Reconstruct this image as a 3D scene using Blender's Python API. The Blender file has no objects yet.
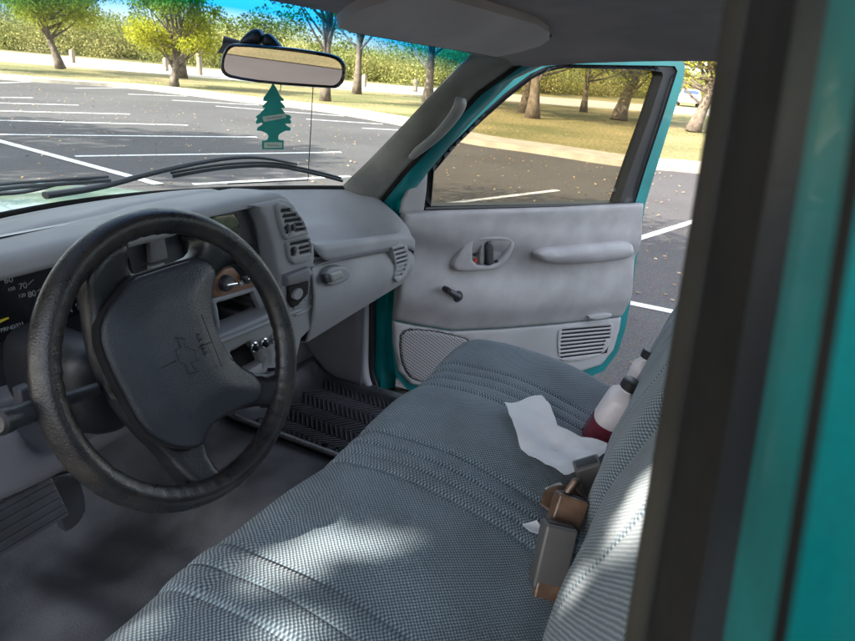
import bpy, bmesh, math, random
import numpy as np
from mathutils import Vector, Matrix
from mathutils.geometry import delaunay_2d_cdt
PI = math.pi
R = math.radians
random.seed(7)
C = bpy.context.scene.collection
sc = bpy.context.scene

# ------------------------------------------------------------------ camera and measuring helpers
CAMP = Vector((-.98, -.67, 1.62)); ALPHA, PITCH, ROLL, FPX = R(65.5), R(21.6), R(5.0), 643.0
cF = Vector((math.sin(ALPHA)*math.cos(PITCH), math.cos(ALPHA)*math.cos(PITCH), -math.sin(PITCH)))
_r = Vector((math.cos(ALPHA), -math.sin(ALPHA), 0)); _u = _r.cross(cF)
cX = _r*math.cos(ROLL)+_u*math.sin(ROLL); cY = -_r*math.sin(ROLL)+_u*math.cos(ROLL)
def ray(u, v): return (cF + cX*((u-427.5)/FPX) - cY*((v-320.5)/FPX)).normalized()
def on(u, v, ax, val):
    d = ray(u, v); return CAMP + d*((val-CAMP[ax])/d[ax])
def XP(u, v, x): return on(u, v, 0, x)
def YP(u, v, y): return on(u, v, 1, y)
def ZP(u, v, z=0): return on(u, v, 2, z)
class Fr:
    """a plane in the place: origin, axes a and b, normal n towards the viewer side"""
    def __init__(s, o, a, b): s.o = Vector(o); s.a = Vector(a).normalized(); s.b = Vector(b).normalized(); s.n = s.a.cross(s.b).normalized()
    def p(s, x, y, h=0): return s.o + s.a*x + s.b*y + s.n*h
    def px(s, u, v, h=0):
        d = ray(u, v); o = s.o + s.n*h; k = (o-CAMP).dot(s.n)/d.dot(s.n); q = CAMP+d*k-o
        return (q.dot(s.a), q.dot(s.b))
    def pxs(s, pts, h=0): return [s.px(u, v, h) for u, v in pts]

# ------------------------------------------------------------------ materials
def newmat(name):
    m = bpy.data.materials.new(name); m.use_nodes = True; nt = m.node_tree; nt.nodes.clear()
    return m, nt, nt.nodes, nt.links
def N(ns, t, **k):
    n = ns.new(t)
    for a, b in k.items():
        if a in n.inputs.keys(): n.inputs[a].default_value = b
        else: setattr(n, a, b)
    return n
def mat(name, col, rough=.6, bs=0, bd=.001, var=.12, vs=6., metal=0, coat=0, spec=.5, col2=None, vdetail=6, grain=0, rvar=0, trans=0):
    m, nt, ns, l = newmat(name)
    out = N(ns, 'ShaderNodeOutputMaterial'); p = N(ns, 'ShaderNodeBsdfPrincipled'); l.new(p.outputs[0], out.inputs[0])
    p.inputs['Roughness'].default_value = rough; p.inputs['Metallic'].default_value = metal
    p.inputs['Coat Weight'].default_value = coat; p.inputs['Coat Roughness'].default_value = .05
    p.inputs['Specular IOR Level'].default_value = spec
    tc = N(ns, 'ShaderNodeTexCoord')
    no = N(ns, 'ShaderNodeTexNoise', Scale=vs, Detail=vdetail); l.new(tc.outputs['Object'], no.inputs['Vector'])
    cr = N(ns, 'ShaderNodeValToRGB'); l.new(no.outputs[0], cr.inputs[0])
    c2 = col2 or tuple(min(1, c*(1+var)) for c in col); c1 = col if col2 else tuple(c*(1-var) for c in col)
    cr.color_ramp.elements[0].position = .36; cr.color_ramp.elements[0].color = (*c1, 1)
    cr.color_ramp.elements[1].position = .64; cr.color_ramp.elements[1].color = (*c2, 1)
    last = cr.outputs[0]
    if grain:
        g = N(ns, 'ShaderNodeTexNoise', Scale=900., Detail=2.); l.new(tc.outputs['Object'], g.inputs['Vector'])
        mx = N(ns, 'ShaderNodeMix', data_type='RGBA', blend_type='OVERLAY'); mx.inputs[0].default_value = grain
        l.new(last, mx.inputs[6]); l.new(g.outputs[0], mx.inputs[7]); last = mx.outputs[2]
    l.new(last, p.inputs['Base Color'])
    if rvar:
        mr = N(ns, 'ShaderNodeMapRange'); n2 = N(ns, 'ShaderNodeTexNoise', Scale=vs*2.3, Detail=5.)
        l.new(tc.outputs['Object'], n2.inputs['Vector']); l.new(n2.outputs[0], mr.inputs[0])
        mr.inputs[1].default_value = .3; mr.inputs[2].default_value = .7
        mr.inputs[3].default_value = max(.03, rough-rvar); mr.inputs[4].default_value = rough+rvar; l.new(mr.outputs[0], p.inputs['Roughness'])
    if bs:
        b = N(ns, 'ShaderNodeBump', Strength=1., Distance=bd); nb = N(ns, 'ShaderNodeTexNoise', Scale=bs, Detail=3.)
        l.new(tc.outputs['Object'], nb.inputs['Vector']); l.new(nb.outputs[0], b.inputs['Height']); l.new(b.outputs[0], p.inputs['Normal'])
    if trans: p.inputs['Transmission Weight'].default_value = trans
    return m
def fabric(name, dark, light, cell=.0068, streak=.2):
    m, nt, ns, l = newmat(name)
    out = N(ns, 'ShaderNodeOutputMaterial'); p = N(ns, 'ShaderNodeBsdfPrincipled', Roughness=.9); l.new(p.outputs[0], out.inputs[0])
    p.inputs['Sheen Weight'].default_value = .25; p.inputs['Specular IOR Level'].default_value = .2
    uv = N(ns, 'ShaderNodeUVMap'); wob = N(ns, 'ShaderNodeTexNoise', Scale=60., Detail=2.)
    l.new(uv.outputs[0], wob.inputs['Vector'])
    va = N(ns, 'ShaderNodeVectorMath', operation='MULTIPLY_ADD'); l.new(wob.outputs['Color'], va.inputs[0]); va.inputs[1].default_value = (.002, .002, 0); l.new(uv.outputs[0], va.inputs[2])
    sp = N(ns, 'ShaderNodeSeparateXYZ'); l.new(va.outputs[0], sp.inputs[0])
    k = 2*PI/cell; o = []
    for i, kk in ((0, k), (1, k*1.05)):
        mu = N(ns, 'ShaderNodeMath', operation='MULTIPLY'); l.new(sp.outputs[i], mu.inputs[0]); mu.inputs[1].default_value = kk; o.append(mu)
    add, sub = o[0], o[1]
    s1 = N(ns, 'ShaderNodeMath', operation='SINE'); l.new(add.outputs[0], s1.inputs[0])
    s2 = N(ns, 'ShaderNodeMath', operation='SINE'); l.new(sub.outputs[0], s2.inputs[0])
    ml = N(ns, 'ShaderNodeMath', operation='MULTIPLY'); l.new(s1.outputs[0], ml.inputs[0]); l.new(s2.outputs[0], ml.inputs[1])
    mr = N(ns, 'ShaderNodeMapRange'); l.new(ml.outputs[0], mr.inputs[0]); mr.inputs[1].default_value = -.35; mr.inputs[2].default_value = .65
    big = N(ns, 'ShaderNodeTexNoise', Scale=9., Detail=6.); l.new(uv.outputs[0], big.inputs['Vector'])
    fine = N(ns, 'ShaderNodeTexNoise', Scale=420., Detail=2.); l.new(uv.outputs[0], fine.inputs['Vector'])
    mx = N(ns, 'ShaderNodeMix', data_type='RGBA'); mx.inputs[6].default_value = (*dark, 1); mx.inputs[7].default_value = (*light, 1); l.new(mr.outputs[0], mx.inputs[0])
    m2 = N(ns, 'ShaderNodeMix', data_type='RGBA', blend_type='OVERLAY'); m2.inputs[0].default_value = .45; l.new(mx.outputs[2], m2.inputs[6]); l.new(big.outputs[0], m2.inputs[7])
    m3 = N(ns, 'ShaderNodeMix', data_type='RGBA', blend_type='OVERLAY'); m3.inputs[0].default_value = .5; l.new(m2.outputs[2], m3.inputs[6]); l.new(fine.outputs[0], m3.inputs[7])
    l.new(m3.outputs[2], p.inputs['Base Color'])
    b = N(ns, 'ShaderNodeBump', Strength=.8, Distance=.0012); l.new(ml.outputs[0], b.inputs['Height']); l.new(b.outputs[0], p.inputs['Normal'])
    return m
def glass(name, tint, band=None, gloss=.9):
    m, nt, ns, l = newmat(name)
    out = N(ns, 'ShaderNodeOutputMaterial'); t = N(ns, 'ShaderNodeBsdfTransparent'); g = N(ns, 'ShaderNodeBsdfGlossy', Roughness=.01)
    mx = N(ns, 'ShaderNodeMixShader'); ge = N(ns, 'ShaderNodeNewGeometry'); dt = N(ns, 'ShaderNodeVectorMath', operation='DOT_PRODUCT')
    l.new(ge.outputs['Normal'], dt.inputs[0]); l.new(ge.outputs['Incoming'], dt.inputs[1])
    ab = N(ns, 'ShaderNodeMath', operation='ABSOLUTE'); l.new(dt.outputs['Value'], ab.inputs[0])
    iv = N(ns, 'ShaderNodeMath', operation='SUBTRACT'); iv.inputs[0].default_value = 1.0; l.new(ab.outputs[0], iv.inputs[1])
    pw = N(ns, 'ShaderNodeMath', operation='POWER'); l.new(iv.outputs[0], pw.inputs[0]); pw.inputs[1].default_value = 5.0
    sm = N(ns, 'ShaderNodeMath', operation='MULTIPLY_ADD'); l.new(pw.outputs[0], sm.inputs[0]); sm.inputs[1].default_value = .9*gloss; sm.inputs[2].default_value = .035*gloss
    l.new(sm.outputs[0], mx.inputs[0]); l.new(t.outputs[0], mx.inputs[1]); l.new(g.outputs[0], mx.inputs[2]); l.new(mx.outputs[0], out.inputs[0])
    t.inputs[0].default_value = (*tint, 1)
    if band:
        uv = N(ns, 'ShaderNodeUVMap'); sp = N(ns, 'ShaderNodeSeparateXYZ'); l.new(uv.outputs[0], sp.inputs[0])
        cr = N(ns, 'ShaderNodeValToRGB'); l.new(sp.outputs[1], cr.inputs[0])
        e = cr.color_ramp.elements; e[0].position = .83; e[0].color = (*tint, 1); e[1].position = .93; e[1].color = (*band, 1)
        l.new(cr.outputs[0], t.inputs[0])
    return m
def leafmat(name, a, b, tr=.45):
    m, nt, ns, l = newmat(name)
    out = N(ns, 'ShaderNodeOutputMaterial'); d = N(ns, 'ShaderNodeBsdfDiffuse'); t = N(ns, 'ShaderNodeBsdfTranslucent'); mx = N(ns, 'ShaderNodeMixShader'); mx.inputs[0].default_value = tr
    gi = N(ns, 'ShaderNodeNewGeometry'); cr = N(ns, 'ShaderNodeValToRGB'); l.new(gi.outputs['Random Per Island'], cr.inputs[0])
    cr.color_ramp.elements[0].color = (*a, 1); cr.color_ramp.elements[1].color = (*b, 1)
    l.new(cr.outputs[0], d.inputs[0]); l.new(cr.outputs[0], t.inputs[0]); l.new(d.outputs[0], mx.inputs[1]); l.new(t.outputs[0], mx.inputs[2]); l.new(mx.outputs[0], out.inputs[0])
    return m

M = {}
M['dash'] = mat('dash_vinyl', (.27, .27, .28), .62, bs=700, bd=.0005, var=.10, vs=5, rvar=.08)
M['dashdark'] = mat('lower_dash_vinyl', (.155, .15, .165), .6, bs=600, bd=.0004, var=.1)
M['trim'] = mat('door_trim_plastic', (.34, .325, .33), .5, bs=500, bd=.0005, var=.12, vs=9, rvar=.08)
M['trim2'] = mat('door_lower_plastic', (.40, .385, .39), .6, bs=400, bd=.0003, var=.08, vs=4)
M['kick'] = mat('kick_trim_plastic', (.42, .41, .44), .5, bs=400, bd=.0004, var=.1, vs=7)
M['black'] = mat('black_plastic', (.018, .019, .022), .45, bs=500, bd=.0003, var=.3)
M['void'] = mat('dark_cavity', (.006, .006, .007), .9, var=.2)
M['blackgloss'] = mat('black_gloss_plastic', (.012, .013, .016), .25, var=.3, rvar=.1)
M['bezel'] = mat('charcoal_plastic', (.032, .035, .042), .45, bs=600, bd=.0003, var=.2, rvar=.1)
M['wheel'] = mat('worn_wheel_vinyl', (.011, .011, .013), .34, bs=420, bd=.0006, vs=22, col2=(.027, .023, .021), rvar=.12)
M['spoke'] = mat('spoke_vinyl', (.010, .0105, .013), .4, bs=420, bd=.0005, vs=10, rvar=.1)
M['pad'] = mat('airbag_vinyl', (.027, .031, .039), .34, bs=520, bd=.0009, var=.15, vs=12, rvar=.08)
M['seat'] = fabric('woven_seat_fabric', (.062, .086, .108), (.27, .345, .395))
M['vinylfloor'] = mat('vinyl_floor', (.06, .06, .064), .45, bs=260, bd=.0012, vs=6, col2=(.17, .17, .178), rvar=.15)
M['rubber'] = mat('rubber_mat', (.045, .046, .052), .45, bs=90, bd=.0008, var=.4, rvar=.15)
M['seal'] = mat('weather_seal', (.009, .009, .009), .75, spec=.2, bs=150, bd=.0004, vs=14, col2=(.022, .020, .018), rvar=.1)
M['sealtrim'] = mat('pillar_edge_trim', (.024, .023, .020), .7, spec=.2, bs=150, bd=.0006, vs=10, col2=(.045, .043, .036))
M['teal'] = mat('teal_paint', (.0, .25, .265), .32, var=.14, vs=7, metal=.35, coat=.7, grain=.3)
M['headliner'] = mat('headliner_cloth', (.44, .38, .36), .95, bs=900, bd=.0006, var=.12)
M['pillar'] = mat('pillar_trim', (.17, .165, .155), .6, bs=500, bd=.0005, vs=9, col2=(.26, .25, .22))
M['visor'] = mat('visor_cloth', (.62, .56, .54), .9, bs=900, bd=.0006, vs=9, col2=(.70, .63, .60))
M['handle'] = mat('handle_plastic', (.27, .27, .265), .5, bs=400, bd=.0004)
M['chrome'] = mat('chrome', (.75, .75, .77), .15, metal=1, var=.03)
M['white'] = mat('white_marking', (.34, .36, .38), .6, var=.05)
M['yellow'] = mat('needle_yellow', (.75, .62, .05), .5, var=.05)
M['red'] = mat('red_plastic', (.55, .05, .03), .4, var=.1)
M['orange'] = mat('amber_plastic', (.22, .11, .065), .5, var=.2)
M['paper'] = mat('white_paper', (.78, .79, .82), .8, bs=50, bd=.002, var=.04)
M['beltbrown'] = mat('belt_buckle_tan', (.12, .07, .045), .32, coat=.3, bs=300, bd=.0004, vs=30, col2=(.20, .125, .085))
M['beltgrey'] = mat('belt_buckle_grey', (.10, .098, .10), .4, bs=300, bd=.0004)
M['lens'] = mat('lcd_window', (.07, .10, .05), .12, var=.3, vs=40)
M['mirror'] = mat('mirror_silver', (.45, .42, .40), .01, metal=1, var=.0)
M['card'] = mat('green_card', (.0, .24, .21), .6, var=.08, vs=40)
M['cardlabel'] = mat('card_label', (.42, .50, .44), .6, var=.05)
M['inkgreen'] = mat('card_ink', (.02, .12, .11), .6, var=.05)
M['glass'] = glass('side_glass', (.74, .71, .62), gloss=.7)
M['ws'] = glass('windshield_glass', (.90, .96, .94), band=(.015, .33, .80), gloss=.45)
M['rglass'] = glass('rear_glass', (.8, .85, .83))
M['bark'] = mat('bark', (.10, .075, .055), .95, bs=25, bd=.03, vs=5, col2=(.20, .16, .125))
M['leafY'] = leafmat('leaves_yellow_green', (.22, .25, .02), (.55, .52, .06), .5)
M['leafG'] = leafmat('leaves_green', (.08, .105, .02), (.28, .29, .06), .45)
M['leafD'] = leafmat('leaves_dark_green', (.03, .06, .015), (.09, .13, .03), .35)
M['weed'] = leafmat('meadow_brush', (.20, .20, .07), (.50, .45, .18), .45)
M['weed2'] = leafmat('scrub_leaves', (.12, .15, .045), (.38, .38, .12), .45)
M['pole'] = mat('weathered_wood', (.30, .24, .18), .9, bs=30, bd=.01)
M['concrete'] = mat('curb_concrete', (.36, .32, .265), .9, bs=40, bd=.004, var=.14, vs=2.5)
M['roadpale'] = mat('pale_road', (.40, .36, .31), .9, bs=8, bd=.01, var=.1, vs=.3)
M['paint'] = mat('line_paint', (.62, .62, .60), .8, bs=60, bd=.002, vs=12, col2=(.78, .78, .76))
M['dirt'] = mat('dirty_sill', (.05, .04, .035), .9, bs=80, bd=.004, vs=30, col2=(.14, .10, .075))
M['rust'] = mat('rusty_grime', (.010, .009, .009), .85, spec=.2, bs=120, bd=.0006, vs=90, vdetail=9, col2=(.028, .018, .013))

# asphalt with stones, patches and faint cracks
def asphalt():
    m, nt, ns, l = newmat('asphalt'); out = N(ns, 'ShaderNodeOutputMaterial'); p = N(ns, 'ShaderNodeBsdfPrincipled', Roughness=.85); l.new(p.outputs[0], out.inputs[0])
    tc = N(ns, 'ShaderNodeTexCoord'); a = N(ns, 'ShaderNodeTexNoise', Scale=.35, Detail=8.); b = N(ns, 'ShaderNodeTexNoise', Scale=55., Detail=4.)
    v = N(ns, 'ShaderNodeTexVoronoi', Scale=90.)
    for t in (a, b, v): l.new(tc.outputs['Object'], t.inputs['Vector'])
    c1 = N(ns, 'ShaderNodeValToRGB'); l.new(a.outputs[0], c1.inputs[0]); c1.color_ramp.elements[0].position = .35; c1.color_ramp.elements[1].position = .7
    c1.color_ramp.elements[0].color = (.056, .051, .051, 1); c1.color_ramp.elements[1].color = (.082, .075, .074, 1)
    mx = N(ns, 'ShaderNodeMix', data_type='RGBA', blend_type='OVERLAY'); mx.inputs[0].default_value = .8; l.new(c1.outputs[0], mx.inputs[6]); l.new(b.outputs[0], mx.inputs[7])
    m2 = N(ns, 'ShaderNodeMix', data_type='RGBA', blend_type='OVERLAY'); m2.inputs[0].default_value = .35; l.new(mx.outputs[2], m2.inputs[6]); l.new(v.outputs['Color'], m2.inputs[7])
    l.new(m2.outputs[2], p.inputs['Base Color'])
    bu = N(ns, 'ShaderNodeBump', Strength=.7, Distance=.006); l.new(v.outputs[0], bu.inputs['Height']); l.new(bu.outputs[0], p.inputs['Normal'])
    return m
def grassmat():
    m, nt, ns, l = newmat('dry_grass'); out = N(ns, 'ShaderNodeOutputMaterial'); p = N(ns, 'ShaderNodeBsdfPrincipled', Roughness=.95); l.new(p.outputs[0], out.inputs[0])
    tc = N(ns, 'ShaderNodeTexCoord'); a = N(ns, 'ShaderNodeTexNoise', Scale=.25, Detail=9.); b = N(ns, 'ShaderNodeTexNoise', Scale=9., Detail=8.)
    for t in (a, b): l.new(tc.outputs['Object'], t.inputs['Vector'])
    c1 = N(ns, 'ShaderNodeValToRGB'); l.new(a.outputs[0], c1.inputs[0]); e = c1.color_ramp.elements; e[0].position = .36; e[1].position = .66
    e[0].color = (.12, .12, .032, 1); e[1].color = (.28, .22, .095, 1)
    mx = N(ns, 'ShaderNodeMix', data_type='RGBA', blend_type='OVERLAY'); mx.inputs[0].default_value = .75; l.new(c1.outputs[0], mx.inputs[6]); l.new(b.outputs[0], mx.inputs[7])
    l.new(mx.outputs[2], p.inputs['Base Color'])
    bu = N(ns, 'ShaderNodeBump', Strength=1., Distance=.08); l.new(b.outputs[0], bu.inputs['Height']); l.new(bu.outputs[0], p.inputs['Normal'])
    return m
M['asphalt'] = asphalt(); M['grass'] = grassmat()

def inset0(poly, d):
    P = np.array(poly); n = len(P); o = []; A = sum(P[i][0]*P[(i+1) % n][1]-P[(i+1) % n][0]*P[i][1] for i in range(n)); s_ = 1 if A > 0 else -1
    for i in range(n):
        t = P[(i+1) % n]-P[i-1]; t = t/np.linalg.norm(t); o.append(tuple(P[i]+s_*d*np.array((-t[1], t[0]))))
    return o
# ------------------------------------------------------------------ object helpers
def link(name, me, m, parent=None, smooth=40):
    o = bpy.data.objects.new(name, me); C.objects.link(o)
    for mm in (m if isinstance(m, (list, tuple)) else [m]): me.materials.append(M[mm] if isinstance(mm, str) else mm)
    if parent: o.parent = parent; o.matrix_parent_inverse = Matrix.Identity(4); 
    if smooth and len(me.polygons):
        me.polygons.foreach_set('use_smooth', [True]*len(me.polygons)); me.set_sharp_from_angle(angle=R(smooth))
    me.update(); return o
def pydata(name, vs, fs, m, parent=None, smooth=40, recalc=True):
    me = bpy.data.meshes.new(name); me.from_pydata([tuple(v) for v in vs], [], fs); me.validate()
    if recalc:
        bm = bmesh.new(); bm.from_mesh(me); bmesh.ops.recalc_face_normals(bm, faces=bm.faces); bm.to_mesh(me); bm.free()
    return link(name, me, m, parent, smooth)
class MB:
    """collects simple shapes that make ONE object"""
    def __init__(s): s.v = []; s.f = []
    def add(s, vs, fs):
        o = len(s.v); s.v += [Vector(v) for v in vs]; s.f += [tuple(i+o for i in f) for f in fs]; return s
    def box(s, c, size, rot=None, bev=.0):
        bm = bmesh.new(); bmesh.ops.create_cube(bm, size=1)
        for v in bm.verts: v.co = Vector((v.co.x*size[0], v.co.y*size[1], v.co.z*size[2]))
        if bev: bmesh.ops.bevel(bm, geom=list(bm.edges), offset=bev, segments=3, profile=.6, affect='EDGES')
        mt = (rot if isinstance(rot, Matrix) else Matrix.Identity(3)); c = Vector(c)
        bm.verts.index_update(); s.add([mt @ v.co + c for v in bm.verts], [[v.index for v in f.verts] for f in bm.faces]); bm.free(); return s
    def tube(s, pts, rad, sides=12, closed=False, flat=None):
        pts = [Vector(p) for p in pts]; n = len(pts); rad = rad if isinstance(rad, (list, tuple)) else [rad]*n
        up = None; rings = []
        for i, p in enumerate(pts):
            t = (pts[(i+1) % n]-pts[i-1]) if closed else (pts[min(i+1, n-1)]-pts[max(i-1, 0)])
            t.normalize()
            if up is None: up = Vector((0, 0, 1)) if abs(t.z) < .9 else Vector((1, 0, 0))
            a = (up - t*up.dot(t)).normalized(); b = t.cross(a); up = a
            fx, fy = flat or (1, 1)
            rings.append([p + (a*math.cos(q)*fx + b*math.sin(q)*fy)*rad[i] for q in [2*PI*k/sides for k in range(sides)]])
        vs = [v for r_ in rings for v in r_]; fs = []
        for i in range(n if closed else n-1):
            for k in range(sides):
                j = (i+1) % n; fs.append((i*sides+k, i*sides+(k+1) % sides, j*sides+(k+1) % sides, j*sides+k))
        if not closed: fs += [tuple(range(sides))[::-1], tuple(range((n-1)*sides, n*sides))]
        return s.add(vs, fs)
    def lathe(s, base, axis, prof, sides=24, sq=None):
        axis = Vector(axis).normalized(); a = axis.orthogonal().normalized()
        if sq: a = Vector(sq[0]).normalized()
        b = axis.cross(a); vs = []; fs = []; base = Vector(base); n = len(prof)
        for r_, h in prof:
            for k in range(sides):
                q = 2*PI*k/sides; x, y = math.cos(q), math.sin(q)
                if sq:
                    e = sq[1]; x = math.copysign(abs(x)**e, x)*sq[2]; y = math.copysign(abs(y)**e, y)*sq[3]
                vs.append(base+axis*h+(a*x+b*y)*r_)
        for i in range(n-1):
            for k in range(sides): fs.append((i*sides+k, i*sides+(k+1) % sides, (i+1)*sides+(k+1) % sides, (i+1)*sides+k))
        fs += [tuple(range(sides))[::-1], tuple(range((n-1)*sides, n*sides))]
        return s.add(vs, fs)
    def prism(s, pts, d):
        n = len(pts); d = Vector(d); pts = [Vector(p) for p in pts]
        fs = [tuple(range(n)), tuple(range(2*n-1, n-1, -1))]+[(i, (i+1) % n, n+(i+1) % n, n+i) for i in range(n)]
        return s.add(pts+[p+d for p in pts], fs)
    def build(s, name, m, parent=None, smooth=40): return pydata(name, s.v, s.f, m, parent, smooth)
def grid(name, fn, nu, nv, m, parent=None, solid=0, smooth=40, uvm=None):
    P = [[Vector(fn(i/nu, j/nv)) for j in range(nv+1)] for i in range(nu+1)]
    vs = [p for r_ in P for p in r_]; fs = [(i*(nv+1)+j, (i+1)*(nv+1)+j, (i+1)*(nv+1)+j+1, i*(nv+1)+j+1) for i in range(nu) for j in range(nv)]
    me = bpy.data.meshes.new(name); me.from_pydata([tuple(v) for v in vs], [], fs)
    uvl = me.uv_layers.new(name='UVMap')
    if uvm == 'unit': U = [(i/nu, j/nv) for i in range(nu+1) for j in range(nv+1)]
    else:
        U = []
        mid = P[nu//2]; acc = [0]
        for j in range(nv): acc.append(acc[-1]+(mid[j+1]-mid[j]).length)
        midu = [P[i][nv//2] for i in range(nu+1)]; acu = [0]
        for i in range(nu): acu.append(acu[-1]+abs(midu[i+1].x-midu[i].x) if uvm == 'x' else acu[-1]+(midu[i+1]-midu[i]).length)
        U = [(acu[i], acc[j]) for i in range(nu+1) for j in range(nv+1)]
    for lp in me.loops: uvl.data[lp.index].uv = U[lp.vertex_index]
    o = link(name, me, m, parent, smooth)
    if solid: md = o.modifiers.new('t', 'SOLIDIFY'); md.thickness = solid; md.offset = -1
    return o
def smoothpoly(p, it=2, closed=True):
    for _ in range(it):
        q = []; n = len(p)
        for i in range(n if closed else n-1):
            a, b = p[i], p[(i+1) % n]
            q += [tuple(a[k]*.75+b[k]*.25 for k in range(len(a))), tuple(a[k]*.25+b[k]*.75 for k in range(len(a)))]
        p = q if closed else [p[0]]+q+[p[-1]]
    return p
def resample(p, step, closed=True):
    out = []; n = len(p)
    for i in range(n if closed else n-1):
        a, b = np.array(p[i], float), np.array(p[(i+1) % n], float); L = np.linalg.norm(b-a); k = max(1, int(round(L/step)))
        out += [tuple(a+(b-a)*j/k) for j in range(k)]
    if not closed: out.append(tuple(p[-1]))
    return out
def inside(P, poly):
    P = np.asarray(P); poly = np.asarray(poly); r_ = np.zeros(len(P), bool); n = len(poly)
    for i in range(n):
        x1, y1 = poly[i]; x2, y2 = poly[(i+1) % n]
        if y1 == y2: continue
        c = ((y1 > P[:, 1]) != (y2 > P[:, 1])) & (P[:, 0] < (x2-x1)*(P[:, 1]-y1)/(y2-y1)+x1); r_ ^= c
    return r_
def edist(P, polys):
    P = np.asarray(P, float); best = np.full(len(P), 1e9)
    for poly in polys:
        n = len(poly)
        for i in range(n):
            a = np.array(poly[i]); b = np.array(poly[(i+1) % n]); ab = b-a; L = ab@ab
            if L < 1e-16: continue
            t = np.clip(((P-a)@ab)/L, 0, 1); d = np.hypot(*(P-(a+t[:, None]*ab)).T); best = np.minimum(best, d)
    return best
def relief(name, fr, outer, m, parent=None, h=.01, r=.006, step=.01, back=-.01, holes=(), hfun=None, smooth=45, sm=0):
    """a plate with the given outline in the plane fr, its front rounded over radius r at the rim"""
    if sm: outer = smoothpoly(outer, sm)
    outer = resample(outer, step); holes = [resample(smoothpoly(q, sm) if sm else q, step) for q in holes]
    loops = [outer]+holes; pts = []; edges = []
    for lp in loops:
        o = len(pts); pts += lp; edges += [(o+i, o+(i+1) % len(lp)) for i in range(len(lp))]
    nb = len(pts); A = np.array(outer); lo, hi = A.min(0), A.max(0)
    G = [(x+(.5*step if k % 2 else 0), y) for k, y in enumerate(np.arange(lo[1], hi[1], step)) for x in np.arange(lo[0], hi[0], step)]
    ringp = []
    for lp in loops:
        n = len(lp)
        for i in range(n):
            a = np.array(lp[i-1]); b = np.array(lp[(i+1) % n]); t = b-a; L = np.linalg.norm(t)
            if L < 1e-9: continue
            nn = np.array((-t[1], t[0]))/L
            for f in (.12, .4, 1.):
                for sgn in (1, -1): ringp.append(tuple(np.array(lp[i])+nn*sgn*r*f))
    def ok(P, dmin):
        P = np.array(P)
        if not len(P): return []
        k = inside(P, outer)
        for q in holes: k &= ~inside(P, q)
        P = P[k]; d = edist(P, loops); return [tuple(p) for p, e in zip(P, d) if e > dmin(e)]
    if len(G): pts += ok(G, lambda e: max(r*1.3, step*.5))
    if r > 0:
        P = np.array(ringp); k = inside(P, outer)
        for q in holes: k &= ~inside(P, q)
        P = P[k]; d = edist(P, loops)
        for f in (.12, .4, 1.): pts += [tuple(p) for p, e in zip(P, d) if abs(e-r*f) < r*.04]
    V, E_, F_, *_ = delaunay_2d_cdt([Vector(p) for p in pts], edges, [], 0, 1e-7)
    V = [tuple(v) for v in V]; F_ = [tuple(f) for f in F_]
    cen = np.array([[sum(V[i][0] for i in f)/3, sum(V[i][1] for i in f)/3] for f in F_])
    k = inside(cen, outer)
    for q in holes: k &= ~inside(cen, q)
    F_ = [f for f, kk in zip(F_, k) if kk]
    D = edist(V, loops)
    H = []
    for v, d in zip(V, D):
        z = h if r <= 0 or d >= r else (h-r)+math.sqrt(max(0, r*r-(r-d)**2)) if h >= r else h*math.sqrt(max(0, 1-(1-d/r)**2))
        if hfun: z += hfun(v[0], v[1], d)
        H.append(z)
    n = len(V); vs = [fr.p(v[0], v[1], z) for v, z in zip(V, H)]+[fr.p(v[0], v[1], back) for v in V]
    fs = list(F_)+[tuple(i+n for i in f[::-1]) for f in F_]
    cnt = {}
    for f in F_:
        for a, b in ((f[0], f[1]), (f[1], f[2]), (f[2], f[0])): cnt[(a, b)] = 1
    for (a, b) in cnt:
        if (b, a) not in cnt: fs.append((b, a, a+n, b+n))
    return pydata(name, vs, fs, m, parent, smooth)
def text(name, s, fr, x, y, size, m, parent=None, h=.001, depth=.0006, rot=0, align='CENTER'):
    cu = bpy.data.curves.new(name, 'FONT'); cu.body = s; cu.size = size; cu.extrude = depth; cu.align_x = align; cu.align_y = 'CENTER'
    o = bpy.data.objects.new(name, cu); C.objects.link(o); bpy.context.view_layer.update()
    me = bpy.data.meshes.new_from_object(o.evaluated_get(bpy.context.evaluated_depsgraph_get())); bpy.data.objects.remove(o)
    me.name = name; cr, sr = math.cos(rot), math.sin(rot)
    for v in me.vertices:
        X, Y = v.co.x*cr-v.co.y*sr, v.co.x*sr+v.co.y*cr; v.co = fr.p(x+X, y+Y, h+v.co.z)
    me.materials.clear(); return link(name, me, m, parent, 0)
def empty(name, loc=(0, 0, 0)):
    o = bpy.data.objects.new(name, None); C.objects.link(o); o.location = loc; o.empty_display_size = .2; return o
def tag(o, label=None, cat=None, group=None, kind=None):
    if label: o['label'] = label
    if cat: o['category'] = cat
    if group: o['group'] = group
    if kind: o['kind'] = kind
    return o
def ss(a, b, x):
    t = min(1, max(0, (x-a)/(b-a))); return t*t*(3-2*t)

# ================================================================== TRUCK
T = empty('pickup_truck')
tag(T, 'teal pickup truck with grey dashboard, blue grey bench seat and its passenger door open', 'pickup truck')

# ---- windshield
def wsfn(u, v):
    x0 = -.76+1.52*u; yb, zb = .75-.63*x0*x0, 1.245
    xt = x0*.835; yt, zt = .125-.33*xt*xt, 1.715-.14*xt*xt
    b = math.sin(PI*v)*.012
    return (x0+(xt-x0)*v, yb+(yt-yb)*v+b, zb+(zt-zb)*v+b)
ws = grid('windshield', wsfn, 32, 20, 'ws', T, uvm='unit')
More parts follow.
